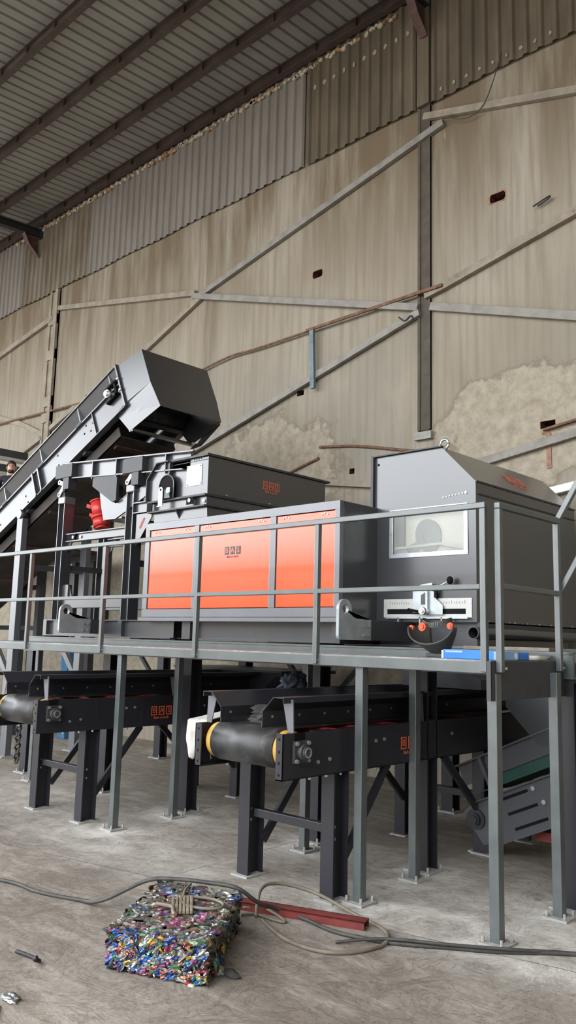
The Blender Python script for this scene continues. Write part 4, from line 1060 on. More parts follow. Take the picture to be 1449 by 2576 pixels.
# ------------------------------------------------------------------ big inclined conveyor with the head box
def big_conveyor():
    O = Vector((-10, 0, 4.2)); A = math.radians(25.2); u = Vector((math.cos(A), 0, math.sin(A))); nn = Vector((-math.sin(A), 0, math.cos(A)))
    def P(s, n, y): return O + u * s + nn * n + Vector((0, y, 0))
    def slab(mb, s0, s1, n0, n1, y0, y1):
        vs = [P(s, n, y) for y in (y0, y1) for s, n in ((s0, n0), (s1, n0), (s1, n1), (s0, n1))]
        return mb.add(vs, [(0, 1, 2, 3), (4, 5, 6, 7), (0, 1, 5, 4), (1, 2, 6, 5), (2, 3, 7, 6), (3, 0, 4, 7)])
    t = thing('inclined_conveyor', 'large dark conveyor climbing from the left up to a grey head box', 'conveyor', (-10.5, 6.7, 0))
    S0, S1 = -8.5, 1.33
    for y, d in ((6.15, 1), (7.27, -1)):
        f = MB(); slab(f, S0, S1, -0.045, 0.335, y, y + d * 0.012); slab(f, S0, S1, -0.055, -0.043, y - d * 0.045, y + d * 0.05); slab(f, S0, S1, 0.323, 0.335, y - d * 0.035, y + d * 0.0)
        f = f.build('side_frame', M['anth_soft'], t)
        g = MB()
        g.add([P(s_, n_, yy) for s_ in (S0, S1) for n_, yy in ((0.345, y + d * 0.075), (0.345, y + d * 0.085), (0.615, y - d * 0.008), (0.615, y - d * 0.018))], [(0, 1, 2, 3), (4, 5, 6, 7), (0, 1, 5, 4), (1, 2, 6, 5), (2, 3, 7, 6), (3, 0, 4, 7)]); slab(g, S0, S1, 0.612, 0.626, y - d * 0.04, y + d * 0.01); slab(g, S0, S1, 0.335, 0.347, y - d * 0.03, y + d * 0.07)
        g = g.build('side_guard', M['anth'], t)
        r = MB()
        for s in (-6.6, -5.0, -3.3, -1.82, -0.72, 0.33, 1.12): slab(r, s, s + 0.02, 0.345, 0.612, y - d * 0.02, y + d * 0.06)
        r.build('guard_rib', M['door_frame'], g)
        r = MB()
        for s in (0.62, 1.30): slab(r, s, s + 0.012, -0.045, 0.33, y - d * 0.03, y)
        r.build('frame_rib', M['anth'], f)
        cl = MB()
        for s in (-1.86, -0.76, 0.29): slab(cl, s - 0.06, s + 0.10, 0.325, 0.365, y - d * 0.035, y - d * 0.0)
        cl.build('guard_clamp', M['anth_mat'], g)
        h = MB()
        for s, n in ((-1.30, 0.14), (-1.27, 0.02), (-0.34, 0.25), (-0.36, 0.10), (-0.28, 0.02), (0.42, 0.26), (0.35, 0.17), (0.58, 0.2), (0.50, 0.12), (-2.1, 0.1)):
            p = P(s, n, y); h.cyl(p + Vector((0, -d * 0.002, 0)), p + Vector((0, 0.0, 0)), 0.016, 12)
        h.build('bolt_hole', M['black'], f)
    b = MB(); slab(b, S0, S1 - 0.1, 0.285, 0.30, 6.22, 7.2); b.build('belt', M['rubber'], t)
    b = MB(); slab(b, S0, 0.95, -0.26, -0.245, 6.25, 7.18); slab(b, S0, 0.95, -0.26, -0.10, 6.25, 6.262); slab(b, S0, 0.95, -0.26, -0.10, 7.168, 7.18)
    bp = b.build('belly_pan', M['bellypan'], t)
    c = MB()
    for s in (-5.6, -4.2, -3.2, -2.1, -1.05, 0.05, 0.70): slab(c, s, s + 0.07, -0.285, -0.26, 6.3, 7.14)
    c.build('cross_strip', M['haunch'], bp)
    c = MB()
    for s in (-4.6, -3.0, -1.4, 0.2, 1.1): slab(c, s, s + 0.08, -0.10, -0.04, 6.16, 7.26)
    c.build('cross_member', M['anth_mat'], t)
    # take-up bearing at the head
    q = P(1.10, 0.30, 6.15)
    MB().cyl(q, q + Vector((0, -0.10, 0)), 0.055, 20).cyl(q + Vector((0, -0.10, 0)), q + Vector((0, -0.12, 0)), 0.04, 20).build('bearing', M['chrome'], t)
    k = MB(); slab(k, 1.0, 1.26, 0.20, 0.225, 6.09, 6.15); slab(k, 1.02, 1.30, 0.385, 0.41, 6.08, 6.15); slab(k, 1.22, 1.26, 0.2, 0.41, 6.09, 6.12)
    k.build('bearing_carrier', M['black'], t)
    k = MB()
    for s, n in ((1.33, 0.40), (1.33, 0.22), (1.28, 0.41)): k.sphere(P(s, n, 6.10), 0.028, 0.02, 0.028, 10, 6)
    k.build('nut', M['zinc'], t)
    ep = MB(); slab(ep, 1.32, 1.35, -0.05, 0.63, 6.10, 6.16); ep.build('end_plate', M['anth'], t)
    # head box: a folded sheet shell, open underneath
    y0, y1 = 6.135, 7.26
    A_, B_, C_, D_, E_, F_, G_ = (-9.05, 5.31), (-8.515, 5.44), (-8.285, 4.95), (-8.12, 4.62), (-8.74, 4.39), (-9.03, 4.66), (-8.81, 4.765)
    hb = MB()
    yi = 0.05
    for y, ti in ((y0, yi), (y1, -yi)):
        hb.add([(x, y, z) for x, z in (A_, B_, C_, G_)], [(0, 1, 2, 3)])
        hb.add([(G_[0], y, G_[1]), (C_[0], y, C_[1]), (D_[0], y + ti, D_[1]), (E_[0], y + ti, E_[1]), (F_[0], y + ti * 0.4, F_[1])], [(0, 1, 2, 3, 4)])
    hb.add([(A_[0], y0, A_[1]), (B_[0], y0, B_[1]), (B_[0], y1, B_[1]), (A_[0], y1, A_[1])], [(0, 1, 2, 3)])
    hb.add([(B_[0], y0, B_[1]), (C_[0], y0, C_[1]), (C_[0], y1, C_[1]), (B_[0], y1, B_[1])], [(0, 1, 2, 3)])
    hb.add([(C_[0], y0, C_[1]), (D_[0], y0 + yi, D_[1]), (D_[0], y1 - yi, D_[1]), (C_[0], y1, C_[1])], [(0, 1, 2, 3)])
    hb = hb.build('head_box', M['anth'], t, label='folded sheet steel head box open underneath', fix=True)
    sm = hb.modifiers.new('thick', 'SOLIDIFY'); sm.thickness = 0.008; sm.offset = 0
    MB().box(-8.76, -8.68, y0 + yi, y1 + 0.02, 4.385, 4.42).build('head_lip', M['anth'], hb)
    MB().prism([(-8.78, 4.36), (-8.62, 4.42), (-8.28, 4.72), (-8.22, 4.62), (-8.6, 4.38)], 'y', y1 - 0.02, y1 + 0.03).build('far_flap', M['anth_mat'], hb)
    MB().cyl((-8.95, 6.2, 4.78), (-8.95, 7.2, 4.78), 0.15, 24).build('head_drum', M['rubber'], t)
    MB().bolt((-8.66, y1 - 0.06, 4.40), (0.4, -1, 0), 0.025, 0.02).build('nut', M['chrome'], hb)
    # leg pairs with saddle plates and knee braces
    for x, zt in ((-11.28, 3.44), (-15.2, 1.72)):
        for y in (6.15, 7.27):
            lg = MB().box(x - 0.08, x + 0.08, y - 0.045, y + 0.045, 0.012, zt).build('leg', M['frame_soft'], t, 0.004)
            fp = MB(); base_plate(fp, x, y, 0.24); fp.build('foot_plate', M['mortar'], lg)
            MB().bar((x - 0.08, y, 1.12), (x - 0.72, y, 1.78), 0.06, 0.09).build('knee_brace', M['frame_soft'], lg)
        for z_ in (0.95, zt - 0.75): MB().box(x - 0.03, x + 0.03, 6.19, 7.23, z_, z_ + 0.08).build('leg_tie', M['anth_mat'], t)
        sd = MB(); slab(sd, (x + 10) / u.x * 1.0 + 0.42 - 0.0, (x + 10) / u.x + 0.45, -0.05, 0.33, 6.095, 6.15); 
        slab(sd, (x + 10) / u.x + 0.58, (x + 10) / u.x + 0.61, -0.05, 0.33, 6.095, 6.15)
        sd.cyl((x, 6.08, zt + 0.06), (x, 6.2, zt + 0.06), 0.07, 20); sd.build('saddle_plate', M['anth'], t)
big_conveyor()

# ------------------------------------------------------------------ two flat belt conveyors under the walkway
def belt_conveyor():
    t = thing('belt_conveyor', 'dark belt conveyor with yellow edged black drum, in front at centre', 'conveyor', (-4.2, 6.2, 0))
    XL, XR, Y0, Y1, Z0, Z1 = -4.65, -3.78, 4.0, 8.25, 0.85, 1.146
    for s, x in ((1, XR), (-1, XL)):
        f = MB()
        f.box(x - s * 0.008, x, Y0, Y1, Z0, Z1).box(x - s * 0.065, x, Y0, Y0 + 0.008, Z0, Z1 - 0.0).box(x - s * 0.065, x, Y0, Y1, Z0, Z0 + 0.008)
        f.box(x - s * 0.065, x - s * 0.008, Y0 + 0.32, Y1, Z1 - 0.008, Z1)
        f = f.build('side_frame', M['anth_shaded'], t)
        h = MB()
        for z in (0.885, 0.96, 1.03, 1.11): h.cyl((x - s * 0.035, Y0 - 0.001, z), (x - s * 0.035, Y0 + 0.002, z), 0.010, 10)
        h.build('flange_holes', M['black'], f)
        for ya, yb, za in ((5.17, 5.185, Z0), (4.63, 4.64, Z0 + 0.1)): MB().box(x, x + s * 0.003, ya, yb, za, Z1 + 0.005).build('joint_strip', M['anth_shaded'], f)
        bo = MB()
        for y, z in ((4.34, 0.945), (4.46, 0.955), (4.98, 1.04), (5.08, 1.045), (6.0, 1.03), (6.6, 1.03)): bo.bolt((x, y, z), (s, 0, 0), 0.013, 0.012)
        for y in (4.30, 4.47, 4.62, 5.02): bo.bolt((x - s * 0.03, y, Z0), (0, 0, -1), 0.012, 0.02)
        bo.build('bolt', M['zinc'], f)
        be = MB(); c = Vector((x, 4.16, 1.025))
        be.box(x, x + s * 0.022, 4.09, 4.23, 0.955, 1.095).cyl(c + Vector((s * 0.02, 0, 0)), c + Vector((s * 0.06, 0, 0)), 0.052, 24).cyl(c + Vector((s * 0.06, 0, 0)), c + Vector((s * 0.075, 0, 0)), 0.042, 24)
        be = be.build('bearing', M['mask'], t)
        MB().ring(c + Vector((s * 0.075, 0, 0)), c + Vector((s * 0.08, 0, 0)), 0.034, 0.024, 20).build('shaft_ring', M['zinc'], be)
        nb = MB()
        for a in (-1, 1):
            for b in (-1, 1): nb.bolt((x + s * 0.022, 4.16 + a * 0.056, 1.025 + b * 0.056), (s, 0, 0), 0.014, 0.016)
        nb.build('bolt', M['zinc'], be)
        MB().box(x - s * 0.001, x + s * 0.0015, 4.11, 4.21, 1.10, Z1 + 0.002).build('slot', M['black'], f)
        # sloping side guard
        g = MB(); xo = x - s * 0.035
        prof = [(xo, 1.335), (xo, 1.372), (xo - s * 0.095, 1.372), (xo - s * 0.195, 1.275), (xo - s * 0.195, 1.178), (xo - s * 0.190, 1.178), (xo - s * 0.190, 1.272), (xo - s * 0.092, 1.367), (xo - s * 0.006, 1.367), (xo - s * 0.006, 1.335)]
        g.prism(prof, 'y', Y0 + 0.03, Y1)
        g = g.build('side_guard', M['anth_shaded'], t)
        for y in (4.10, 5.6, 7.1): MB().prism([(x - s * 0.11, 1.36), (x - s * 0.03 + s * 0.015, 1.36), (x - s * 0.005, 1.146), (x - s * 0.055, 1.146)], 'y', y, y + 0.008).build('guard_bracket', M['door_frame'], g)
        gb = MB()
        for k in range(9): gb.bolt((xo - s * 0.19, 4.12 + 0.27 * k, 1.235), (s, 0, 0), 0.009, 0.008)
        for k in range(5): gb.bolt((xo - s * 0.195, 4.12 + 0.4 * k, 1.235), (-s, 0, 0), 0.009, 0.008)
        gb.build('bolt', M['zinc'], g)
        sk = MB().box(xo - s * 0.199, xo - s * 0.195, Y0 + 0.03, Y1, 1.165, 1.20); sk.build('rubber_skirt', M['rubber'], g)
    dr = MB().cyl((-4.57, 4.155, 1.03), (-3.85, 4.155, 1.03), 0.122, 40).cyl((XL + 0.01, 4.155, 1.03), (XR - 0.01, 4.155, 1.03), 0.03, 16)
    dr.build('drum', M['yellow'], t, label='yellow painted end drum')
    # belt: a closed loop round the drum
    b = MB(); r = 0.126; x0, x1 = -4.515, -3.905; loop = []
    for k in range(25):
        a = PI / 2 + PI * k / 24
        loop.append((4.155 + r * math.cos(a), 1.03 + r * math.sin(a)))
    loop = [(Y1 - 0.1, 1.156)] + loop + [(Y1 - 0.1, 0.904)]
    n = len(loop)
    vs = [(x0, y, z) for y, z in loop] + [(x1, y, z) for y, z in loop]
    b.sh(True).add(vs, [(i, i + 1, n + i + 1, n + i) for i in range(n - 1)]).sh(False)
    o = b.build('belt', M['rubber'], t)
    sm = o.modifiers.new('thick', 'SOLIDIFY'); sm.thickness = 0.008; sm.offset = 1
    for y in (4.55, 4.85, 5.25, 5.75, 6.35):
        MB().cyl((-4.62, y, 1.112), (-3.80, y, 1.112), 0.038, 16).build('idler_roller', M['redroll'], t, label='red idler roller')
    # legs, tie bars, braces
    for x in (XL + 0.005 - 0.055 + 0.02, XR - 0.075):
        for y in (4.62, 6.62):
            lg = hbeam_v(MB(), x, y, 0.012, Z0, 0.115, 0.16, 0.012, 'y').build('leg', M['anth_shaded'], t)
            fp = MB().box(x - 0.085, x + 0.085, y - 0.115, y + 0.115, 0, 0.012).build('foot_plate', M['mortar'], lg)
            bo = MB()
            for z in (0.40, 0.48): bo.bolt((x + 0.006, y - 0.02, z), (1, 0, 0), 0.012, 0.014)
            bo.build('bolt', M['zinc'], lg)
    for y in (4.62, 6.62): MB().box(XL + 0.03, XR - 0.13, y - 0.035, y + 0.025, 0.43, 0.49).build('tie_bar', M['anth_shaded'], t, 0.004)
    for x in (XL + 0.02, XR - 0.07):
        MB().bar((x, 4.70, 0.24), (x, 5.22, Z0), 0.03, 0.06).build('brace', M['anth_shaded'], t)
        MB().bar((x, 6.54, 0.34), (x, 5.98, Z0), 0.03, 0.06).build('brace', M['anth_shaded'], t)
    logo(t, (XR + 0.0045, 5.42, 1.00), (0, 1, 0), (0, 0, 1), 0.26, M['letter_o'], M['letter_o'], M['letter_o'])
    return t
c2 = belt_conveyor()
c1 = dup(c2, (-3.14, 0.06, 0), label='dark belt conveyor with yellow edged black drum, at far left')
for o_ in (c1, c2): o_['group'] = 'belt conveyors under the walkway'

def dark_chute():
    t = thing('transfer_chute', 'black sheet steel chute between the two belt conveyors at the back', 'chute', (-7.3, 7.2, 1.05))
    MB().prism([(-8.45, 1.37), (-6.62, 1.37), (-6.62, 1.345), (-6.72, 1.33), (-6.92, 1.17), (-8.45, 1.17)], 'y', 6.95, 7.75).build('chute_body', M['anth_shaded'], t)
    MB().box(-8.5, -6.58, 6.90, 7.78, 1.372, 1.395).build('top_flange', M['anth_shaded'], t)
dark_chute()

def low_conveyor():
    """small inclined conveyor rising to the right, its foot near the last posts"""
    a = math.radians(24.5); O = Vector((-3.86, 0, 0.30)); u = Vector((math.cos(a), 0, math.sin(a))); n_ = Vector((-math.sin(a), 0, math.cos(a)))
    def P(s, n, y): return O + u * s + n_ * n + Vector((0, y, 0))
    def slab(mb, s0, s1, n0, n1, y0, y1):
        vs = [P(s, n, y) for y in (y0, y1) for s, n in ((s0, n0), (s1, n0), (s1, n1), (s0, n1))]
        return mb.add(vs, [(0, 1, 2, 3), (4, 5, 6, 7), (0, 1, 5, 4), (1, 2, 6, 5), (2, 3, 7, 6), (3, 0, 4, 7)])
    t = thing('inclined_conveyor', 'small dark inclined conveyor with a green belt behind the right posts', 'conveyor', (-3.3, 6.8, 0))
    S1 = 2.4
    for y, d in ((6.5, 1), (7.25, -1)):
        f = MB()
        f.add([P(s, n, yy) for yy in (y, y + d * 0.012) for s, n in ((-0.10, 0.07), (-0.02, -0.23), (0.12, -0.26), (S1, -0.26), (S1, 0.10), (0.0, 0.10))],
              [(0, 1, 2, 3, 4, 5), (6, 7, 8, 9, 10, 11)] + [(i, (i + 1) % 6, 6 + (i + 1) % 6, 6 + i) for i in range(6)])
        slab(f, 0.10, S1, -0.272, -0.255, y - d * 0.05, y + d * 0.012); slab(f, 0.05, S1, 0.10, 0.112, y - d * 0.04, y + d * 0.012)
        f = f.build('side_frame', M['door_frame_d'], t)
        sl = MB()
        for k, n in enumerate((0.055, -0.07, -0.195)): slab(sl, 0.30 + 0.01 * k, 0.56 + 0.04 * k, n - 0.012, n + 0.012, y - d * 0.003, y - d * 0.0005)
        sl.build('slot', M['black'], f)
        bo = MB()
        for k, n in enumerate((0.055, -0.07, -0.195)):
            p = P(0.62 + 0.045 * k, n, y); bo.bolt(p, (0, -d, 0), 0.020, 0.02)
        bo.build('bolt', M['zinc'], f)
        be = MB(); p = P(0.0, -0.02, y)
        be.cyl(p, p + Vector((0, -d * 0.02, 0)), 0.085, 24).cyl(p, p + Vector((0, -d * 0.045, 0)), 0.05, 24).cyl(p, p + Vector((0, -d * 0.06, 0)), 0.035, 20)
        be.build('bearing', M['anth_shaded'], t)
        g = MB(); slab(g, -0.02, S1, 0.26, 0.43, y + d * 0.05, y + d * 0.06); slab(g, -0.02, S1, 0.43, 0.445, y - d * 0.01, y + d * 0.06)
        for s in (0.22, 1.1): slab(g, s, s + 0.03, 0.10, 0.43, y - d * 0.0, y + d * 0.05)
        g.build('side_guard', M['door_frame_d'], t)
    b = MB(); slab(b, 0.05, S1, 0.165, 0.175, 6.53, 7.22); b.build('belt', M['green'], t, label='green belt')
    b = MB(); slab(b, 0.18, S1, 0.175, 0.27, 6.575, 6.585); b.build('belt_skirt', M['green'], t, label='green belt edge')
    MB().cyl(P(0, -0.02, 6.51), P(0, -0.02, 7.24), 0.08, 24).build('tail_drum', M['rubber'], t)
    MB().prism([(-0.0 - 3.99, 0.33), (-3.66, 0.47), (-3.7, 0.36), (-3.97, 0.36)], 'y', 6.52, 7.2).build('tail_cover', M['anth_shaded'], t)
    for y in (6.53, 7.22):
        lg = MB().box(-3.83, -3.74, y, y + 0.05, 0.012, 0.14).build('leg', M['anth_shaded'], t)
        MB().box(-3.9, -3.68, y - 0.06, y + 0.09, 0, 0.012).build('foot_plate', M['mortar'], lg)
    lg = MB().box(-2.0, -1.9, 6.5, 6.6, 0.0, 0.75).box(-2.0, -1.9, 7.15, 7.25, 0, 0.75).build('leg', M['anth_shaded'], t)
    p = P(0.55, -0.33, 6.9)
    MB().box(-3.37, -3.2, 6.62, 7.1, 0.175, 0.25).build('drive_motor', M['redsteel'], t, label='red drive unit under the frame')
low_conveyor()

# ------------------------------------------------------------------ loose things on and under the walkway
def welding_mask():
    t = thing('welding_mask', 'black welding mask with orange knobs lying face down on the walkway', 'mask', (-3.30, 5.05, 1.656))
    c = Vector((-3.295, 5.05, 1.845)); mb = MB(); nu, nv = 26, 12; vs = []
    # shell: half a barrel, open upwards, leaning towards the front
    for j in range(nv + 1):
        v = j / nv
        for i in range(nu + 1):
            a = PI * 1.0 * i / nu
            rx = 0.185 * (1 - 0.50 * v ** 2.2); rzz = 0.20 * (1 - 0.10 * v)
            x = -math.cos(a) * rx
            z = -math.sin(a) * (0.10 + 0.10 * v) * (1 - 0.0 * v) + 0.02 * (1 - math.sin(a))
            y = -0.085 + 0.15 * v - 0.05 * math.sin(a) * (1 - v)
            vs.append(c + Vector((x, y, z)))
    mb.sh(True).add(vs, [(j * (nu + 1) + i, j * (nu + 1) + i + 1, (j + 1) * (nu + 1) + i + 1, (j + 1) * (nu + 1) + i) for j in range(nv) for i in range(nu)]).sh(False)
    sh = mb.build('shell', M['mask'], t, fix=False)
    sm = sh.modifiers.new('thick', 'SOLIDIFY'); sm.thickness = 0.006
    # inner shield closing the barrel from behind
    r = MB()
    r.tube([c + Vector((-0.185 * math.cos(a), -0.085 - 0.05 * math.sin(a), -0.10 * math.sin(a) + 0.02 * (1 - math.sin(a)))) for a in [PI * k / 24 for k in range(25)]], 0.007, 8)
    r.build('rim', M['mask'], sh)
    hb = MB(); pts = [c + Vector((0.115 * math.cos(a), 0.0 + 0.075 * math.sin(a), 0.035 + 0.018 * math.cos(2 * a))) for a in [2 * PI * k / 32 for k in range(32)]]
    n = len(pts); up = Vector((0, 0.0, 0.036))
    hb.add([p for p in pts] + [p + up for p in pts] + [p * 1 + (c - p).normalized() * 0.004 for p in pts] + [p + up + (c - p).normalized() * 0.004 for p in pts],
           [(i, (i + 1) % n, n + (i + 1) % n, n + i) for i in range(n)] + [(2 * n + i, 3 * n + i, 3 * n + (i + 1) % n, 2 * n + (i + 1) % n) for i in range(n)])
    hb = hb.build('headband', M['mask'], t)
    hk = MB()
    for k in range(4): hk.box(c.x + 0.01 + k * 0.014, c.x + 0.017 + k * 0.014, c.y - 0.083, c.y - 0.079, c.z + 0.03, c.z + 0.052)
    hk.build('strap_slots', M['door_frame'], hb)
    for x, y, z, rr in ((-0.19, -0.03, 0.015, 0.020), (-0.062, -0.078, 0.022, 0.032), (0.155, -0.06, 0.03, 0.024)):
        kb = MB(); p = c + Vector((x, y, z))
        kb.cyl(p, p + Vector((0, -0.022, 0)), rr, 8, smooth=False).cyl(p + Vector((0, -0.022, 0)), p + Vector((0, -0.03, 0)), rr * 0.55, 8, smooth=False)
        kb.build('knob', M['knob'], t, label='orange knob')
    MB().box(c.x - 0.085, c.x + 0.085, c.y - 0.02, c.y + 0.09, 1.656, c.z - 0.16).build('visor_frame', M['mask'], t, 0.006)
welding_mask()

def blue_things():
    t = thing('blue_carton', 'long blue carton lying at the walkway edge beside the black mask', 'carton', (-2.92, 4.86, 1.656))
    MB().box(-3.10, -2.70, 4.82, 4.90, 1.656, 1.716).build('box', M['bluebox'], t, 0.004)
    MB().box(-3.112, -3.098, 4.822, 4.898, 1.658, 1.71).build('end_flap', M['white'], t)
    MB().box(-3.08, -2.95, 4.8185, 4.82, 1.697, 1.709).build('printed_band', M['bluelab'], t)
    t = thing('blue_packet', 'blue and white packet with a round white seal near the corner posts', 'packet', (-2.67, 4.94, 1.656))
    MB().box(-2.70, -2.63, 4.78, 4.98, 1.656, 1.712).build('packet', M['bluelab'], t, 0.006)
    MB().box(-2.70, -2.632, 4.985, 5.13, 1.656, 1.708).build('packet_end', M['bluebox'], t, 0.008)
    MB().cyl((-2.63, 4.945, 1.684), (-2.6275, 4.945, 1.684), 0.02, 20).build('round_seal', M['white'], t)
    t = thing('white_tube', 'bright white tube lying along the right end of the walkway', 'tube', (-2.66, 5.32, 1.656))
    MB().cyl((-2.655, 5.14, 1.672), (-2.655, 5.40, 1.672), 0.016, 16).build('tube', M['white'], t)
    MB().cyl((-2.655, 5.40, 1.672), (-2.655, 5.46, 1.672), 0.012, 16).build('cap', M['zinc'], t)
    mb = MB().box(-2.74, -2.70, 4.95, 5.62, 1.656, 1.69)
    single('steel_profile', mb, M['zinc'], 'thin shiny steel profile behind the white tube', 'profile')
    mb = MB().box(-3.42, -2.72, 5.60, 5.80, 1.716, 1.742)
    single('wood_plank', mb, M['wood'], 'old grey plank on the beam under the big pipe', 'plank', bevel=0.003)
blue_things()

def cloth_blob(name, c, size, m, label, cat, seed, n=22, rough=0.5, flat=None):
    """crumpled fabric: a lumpy rounded heap with folds"""
    mb = MB(); c = Vector(c); sx, sy, sz = size; nu, nv = n * 2, n; vs = []
    for j in range(nv + 1):
        th = PI * j / nv
        for i in range(nu):
            a = 2 * PI * i / nu
            d = Vector((math.sin(th) * math.cos(a), math.sin(th) * math.sin(a), math.cos(th)))
            k = 1 + rough * (noise.noise(d * 2.2 + Vector((seed, 0, 0))) + 0.6 * abs(noise.noise(d * 4.5 + Vector((0, seed, 0)))))
            p = Vector((d.x * sx * k, d.y * sy * k, d.z * sz * k))
            if p.z < -sz * 0.45: p.z = -sz * 0.45
            vs.append(c + p + Vector((0, 0, sz * 0.45)))
    mb.sh(True).add(vs, [(j * nu + i, (j + 1) * nu + i, (j + 1) * nu + (i + 1) % nu, j * nu + (i + 1) % nu) for j in range(nv) for i in range(nu)])
    return single(name, mb, M[m], label, cat)
cloth_blob('work_jacket', (-4.24, 4.45, 1.164), (0.16, 0.24, 0.085), 'cloth_dark', 'dark crumpled fabric heap on the centre conveyor belt', 'clothing', 3.1, 26, 0.5)
cloth_blob('striped_garment', (-4.645, 5.02, 1.37), (0.05, 0.13, 0.075), 'cloth_navy', 'navy striped garment hung over the far guard of the centre conveyor', 'clothing', 8.4, 22, 0.6)

def white_cloth():
    mb = MB(); nx, ny = 18, 30; vs = []
    for j in range(ny + 1):
        v = j / ny
        for i in range(nx + 1):
            uu = i / nx
            x = -4.665 - 0.245 * uu
            if v < 0.45:
                y = 4.55 - 0.42 * (v / 0.45); z = 1.155 + 0.055 * (1 - v / 0.45) - 0.015 * uu
            else:
                w_ = (v - 0.45) / 0.55
                y = 4.13 - 0.02 * math.sin(w_ * PI) + 0.02 * w_; z = 1.155 - 0.015 * uu - 0.27 * w_ - 0.015 * math.sin(uu * 9) * w_
                x += 0.03 * w_ * (1 - uu * 0.2)
            f = 0.012 * math.sin(uu * 19 + 3 * v) * min(1, v * 2) + 0.02 * noise.noise(Vector((uu * 4, v * 5, 2)))
            vs.append((x, y + f, z + 0.3 * f))
    mb.sh(True).add(vs, [(j * (nx + 1) + i, j * (nx + 1) + i + 1, (j + 1) * (nx + 1) + i + 1, (j + 1) * (nx + 1) + i) for j in range(ny) for i in range(nx)])
    o = single('white_cloth', mb, M['cloth_white'], 'white sacking draped down the left side of the centre conveyor', 'cloth')
    s = o.modifiers.new('thick', 'SOLIDIFY'); s.thickness = 0.006
white_cloth()

def chain():
    mb = MB(); x, y = -8.83, 4.96; 
    for k in range(12):
        z = 0.88 - k * 0.05
        mb.tube([Vector((x + (0.03 if k % 2 else 0.012) * math.cos(a), y + (0.012 if k % 2 else 0.03) * math.sin(a), z + 0.035 * math.sin(a + (0 if k % 2 else 1.57)))) for a in [2 * PI * q / 10 for q in range(11)]], 0.012, 6)
    single('hanging_chain', mb, M['cloth_dark'], 'dark chain hanging below the left conveyor drum', 'chain')
chain()

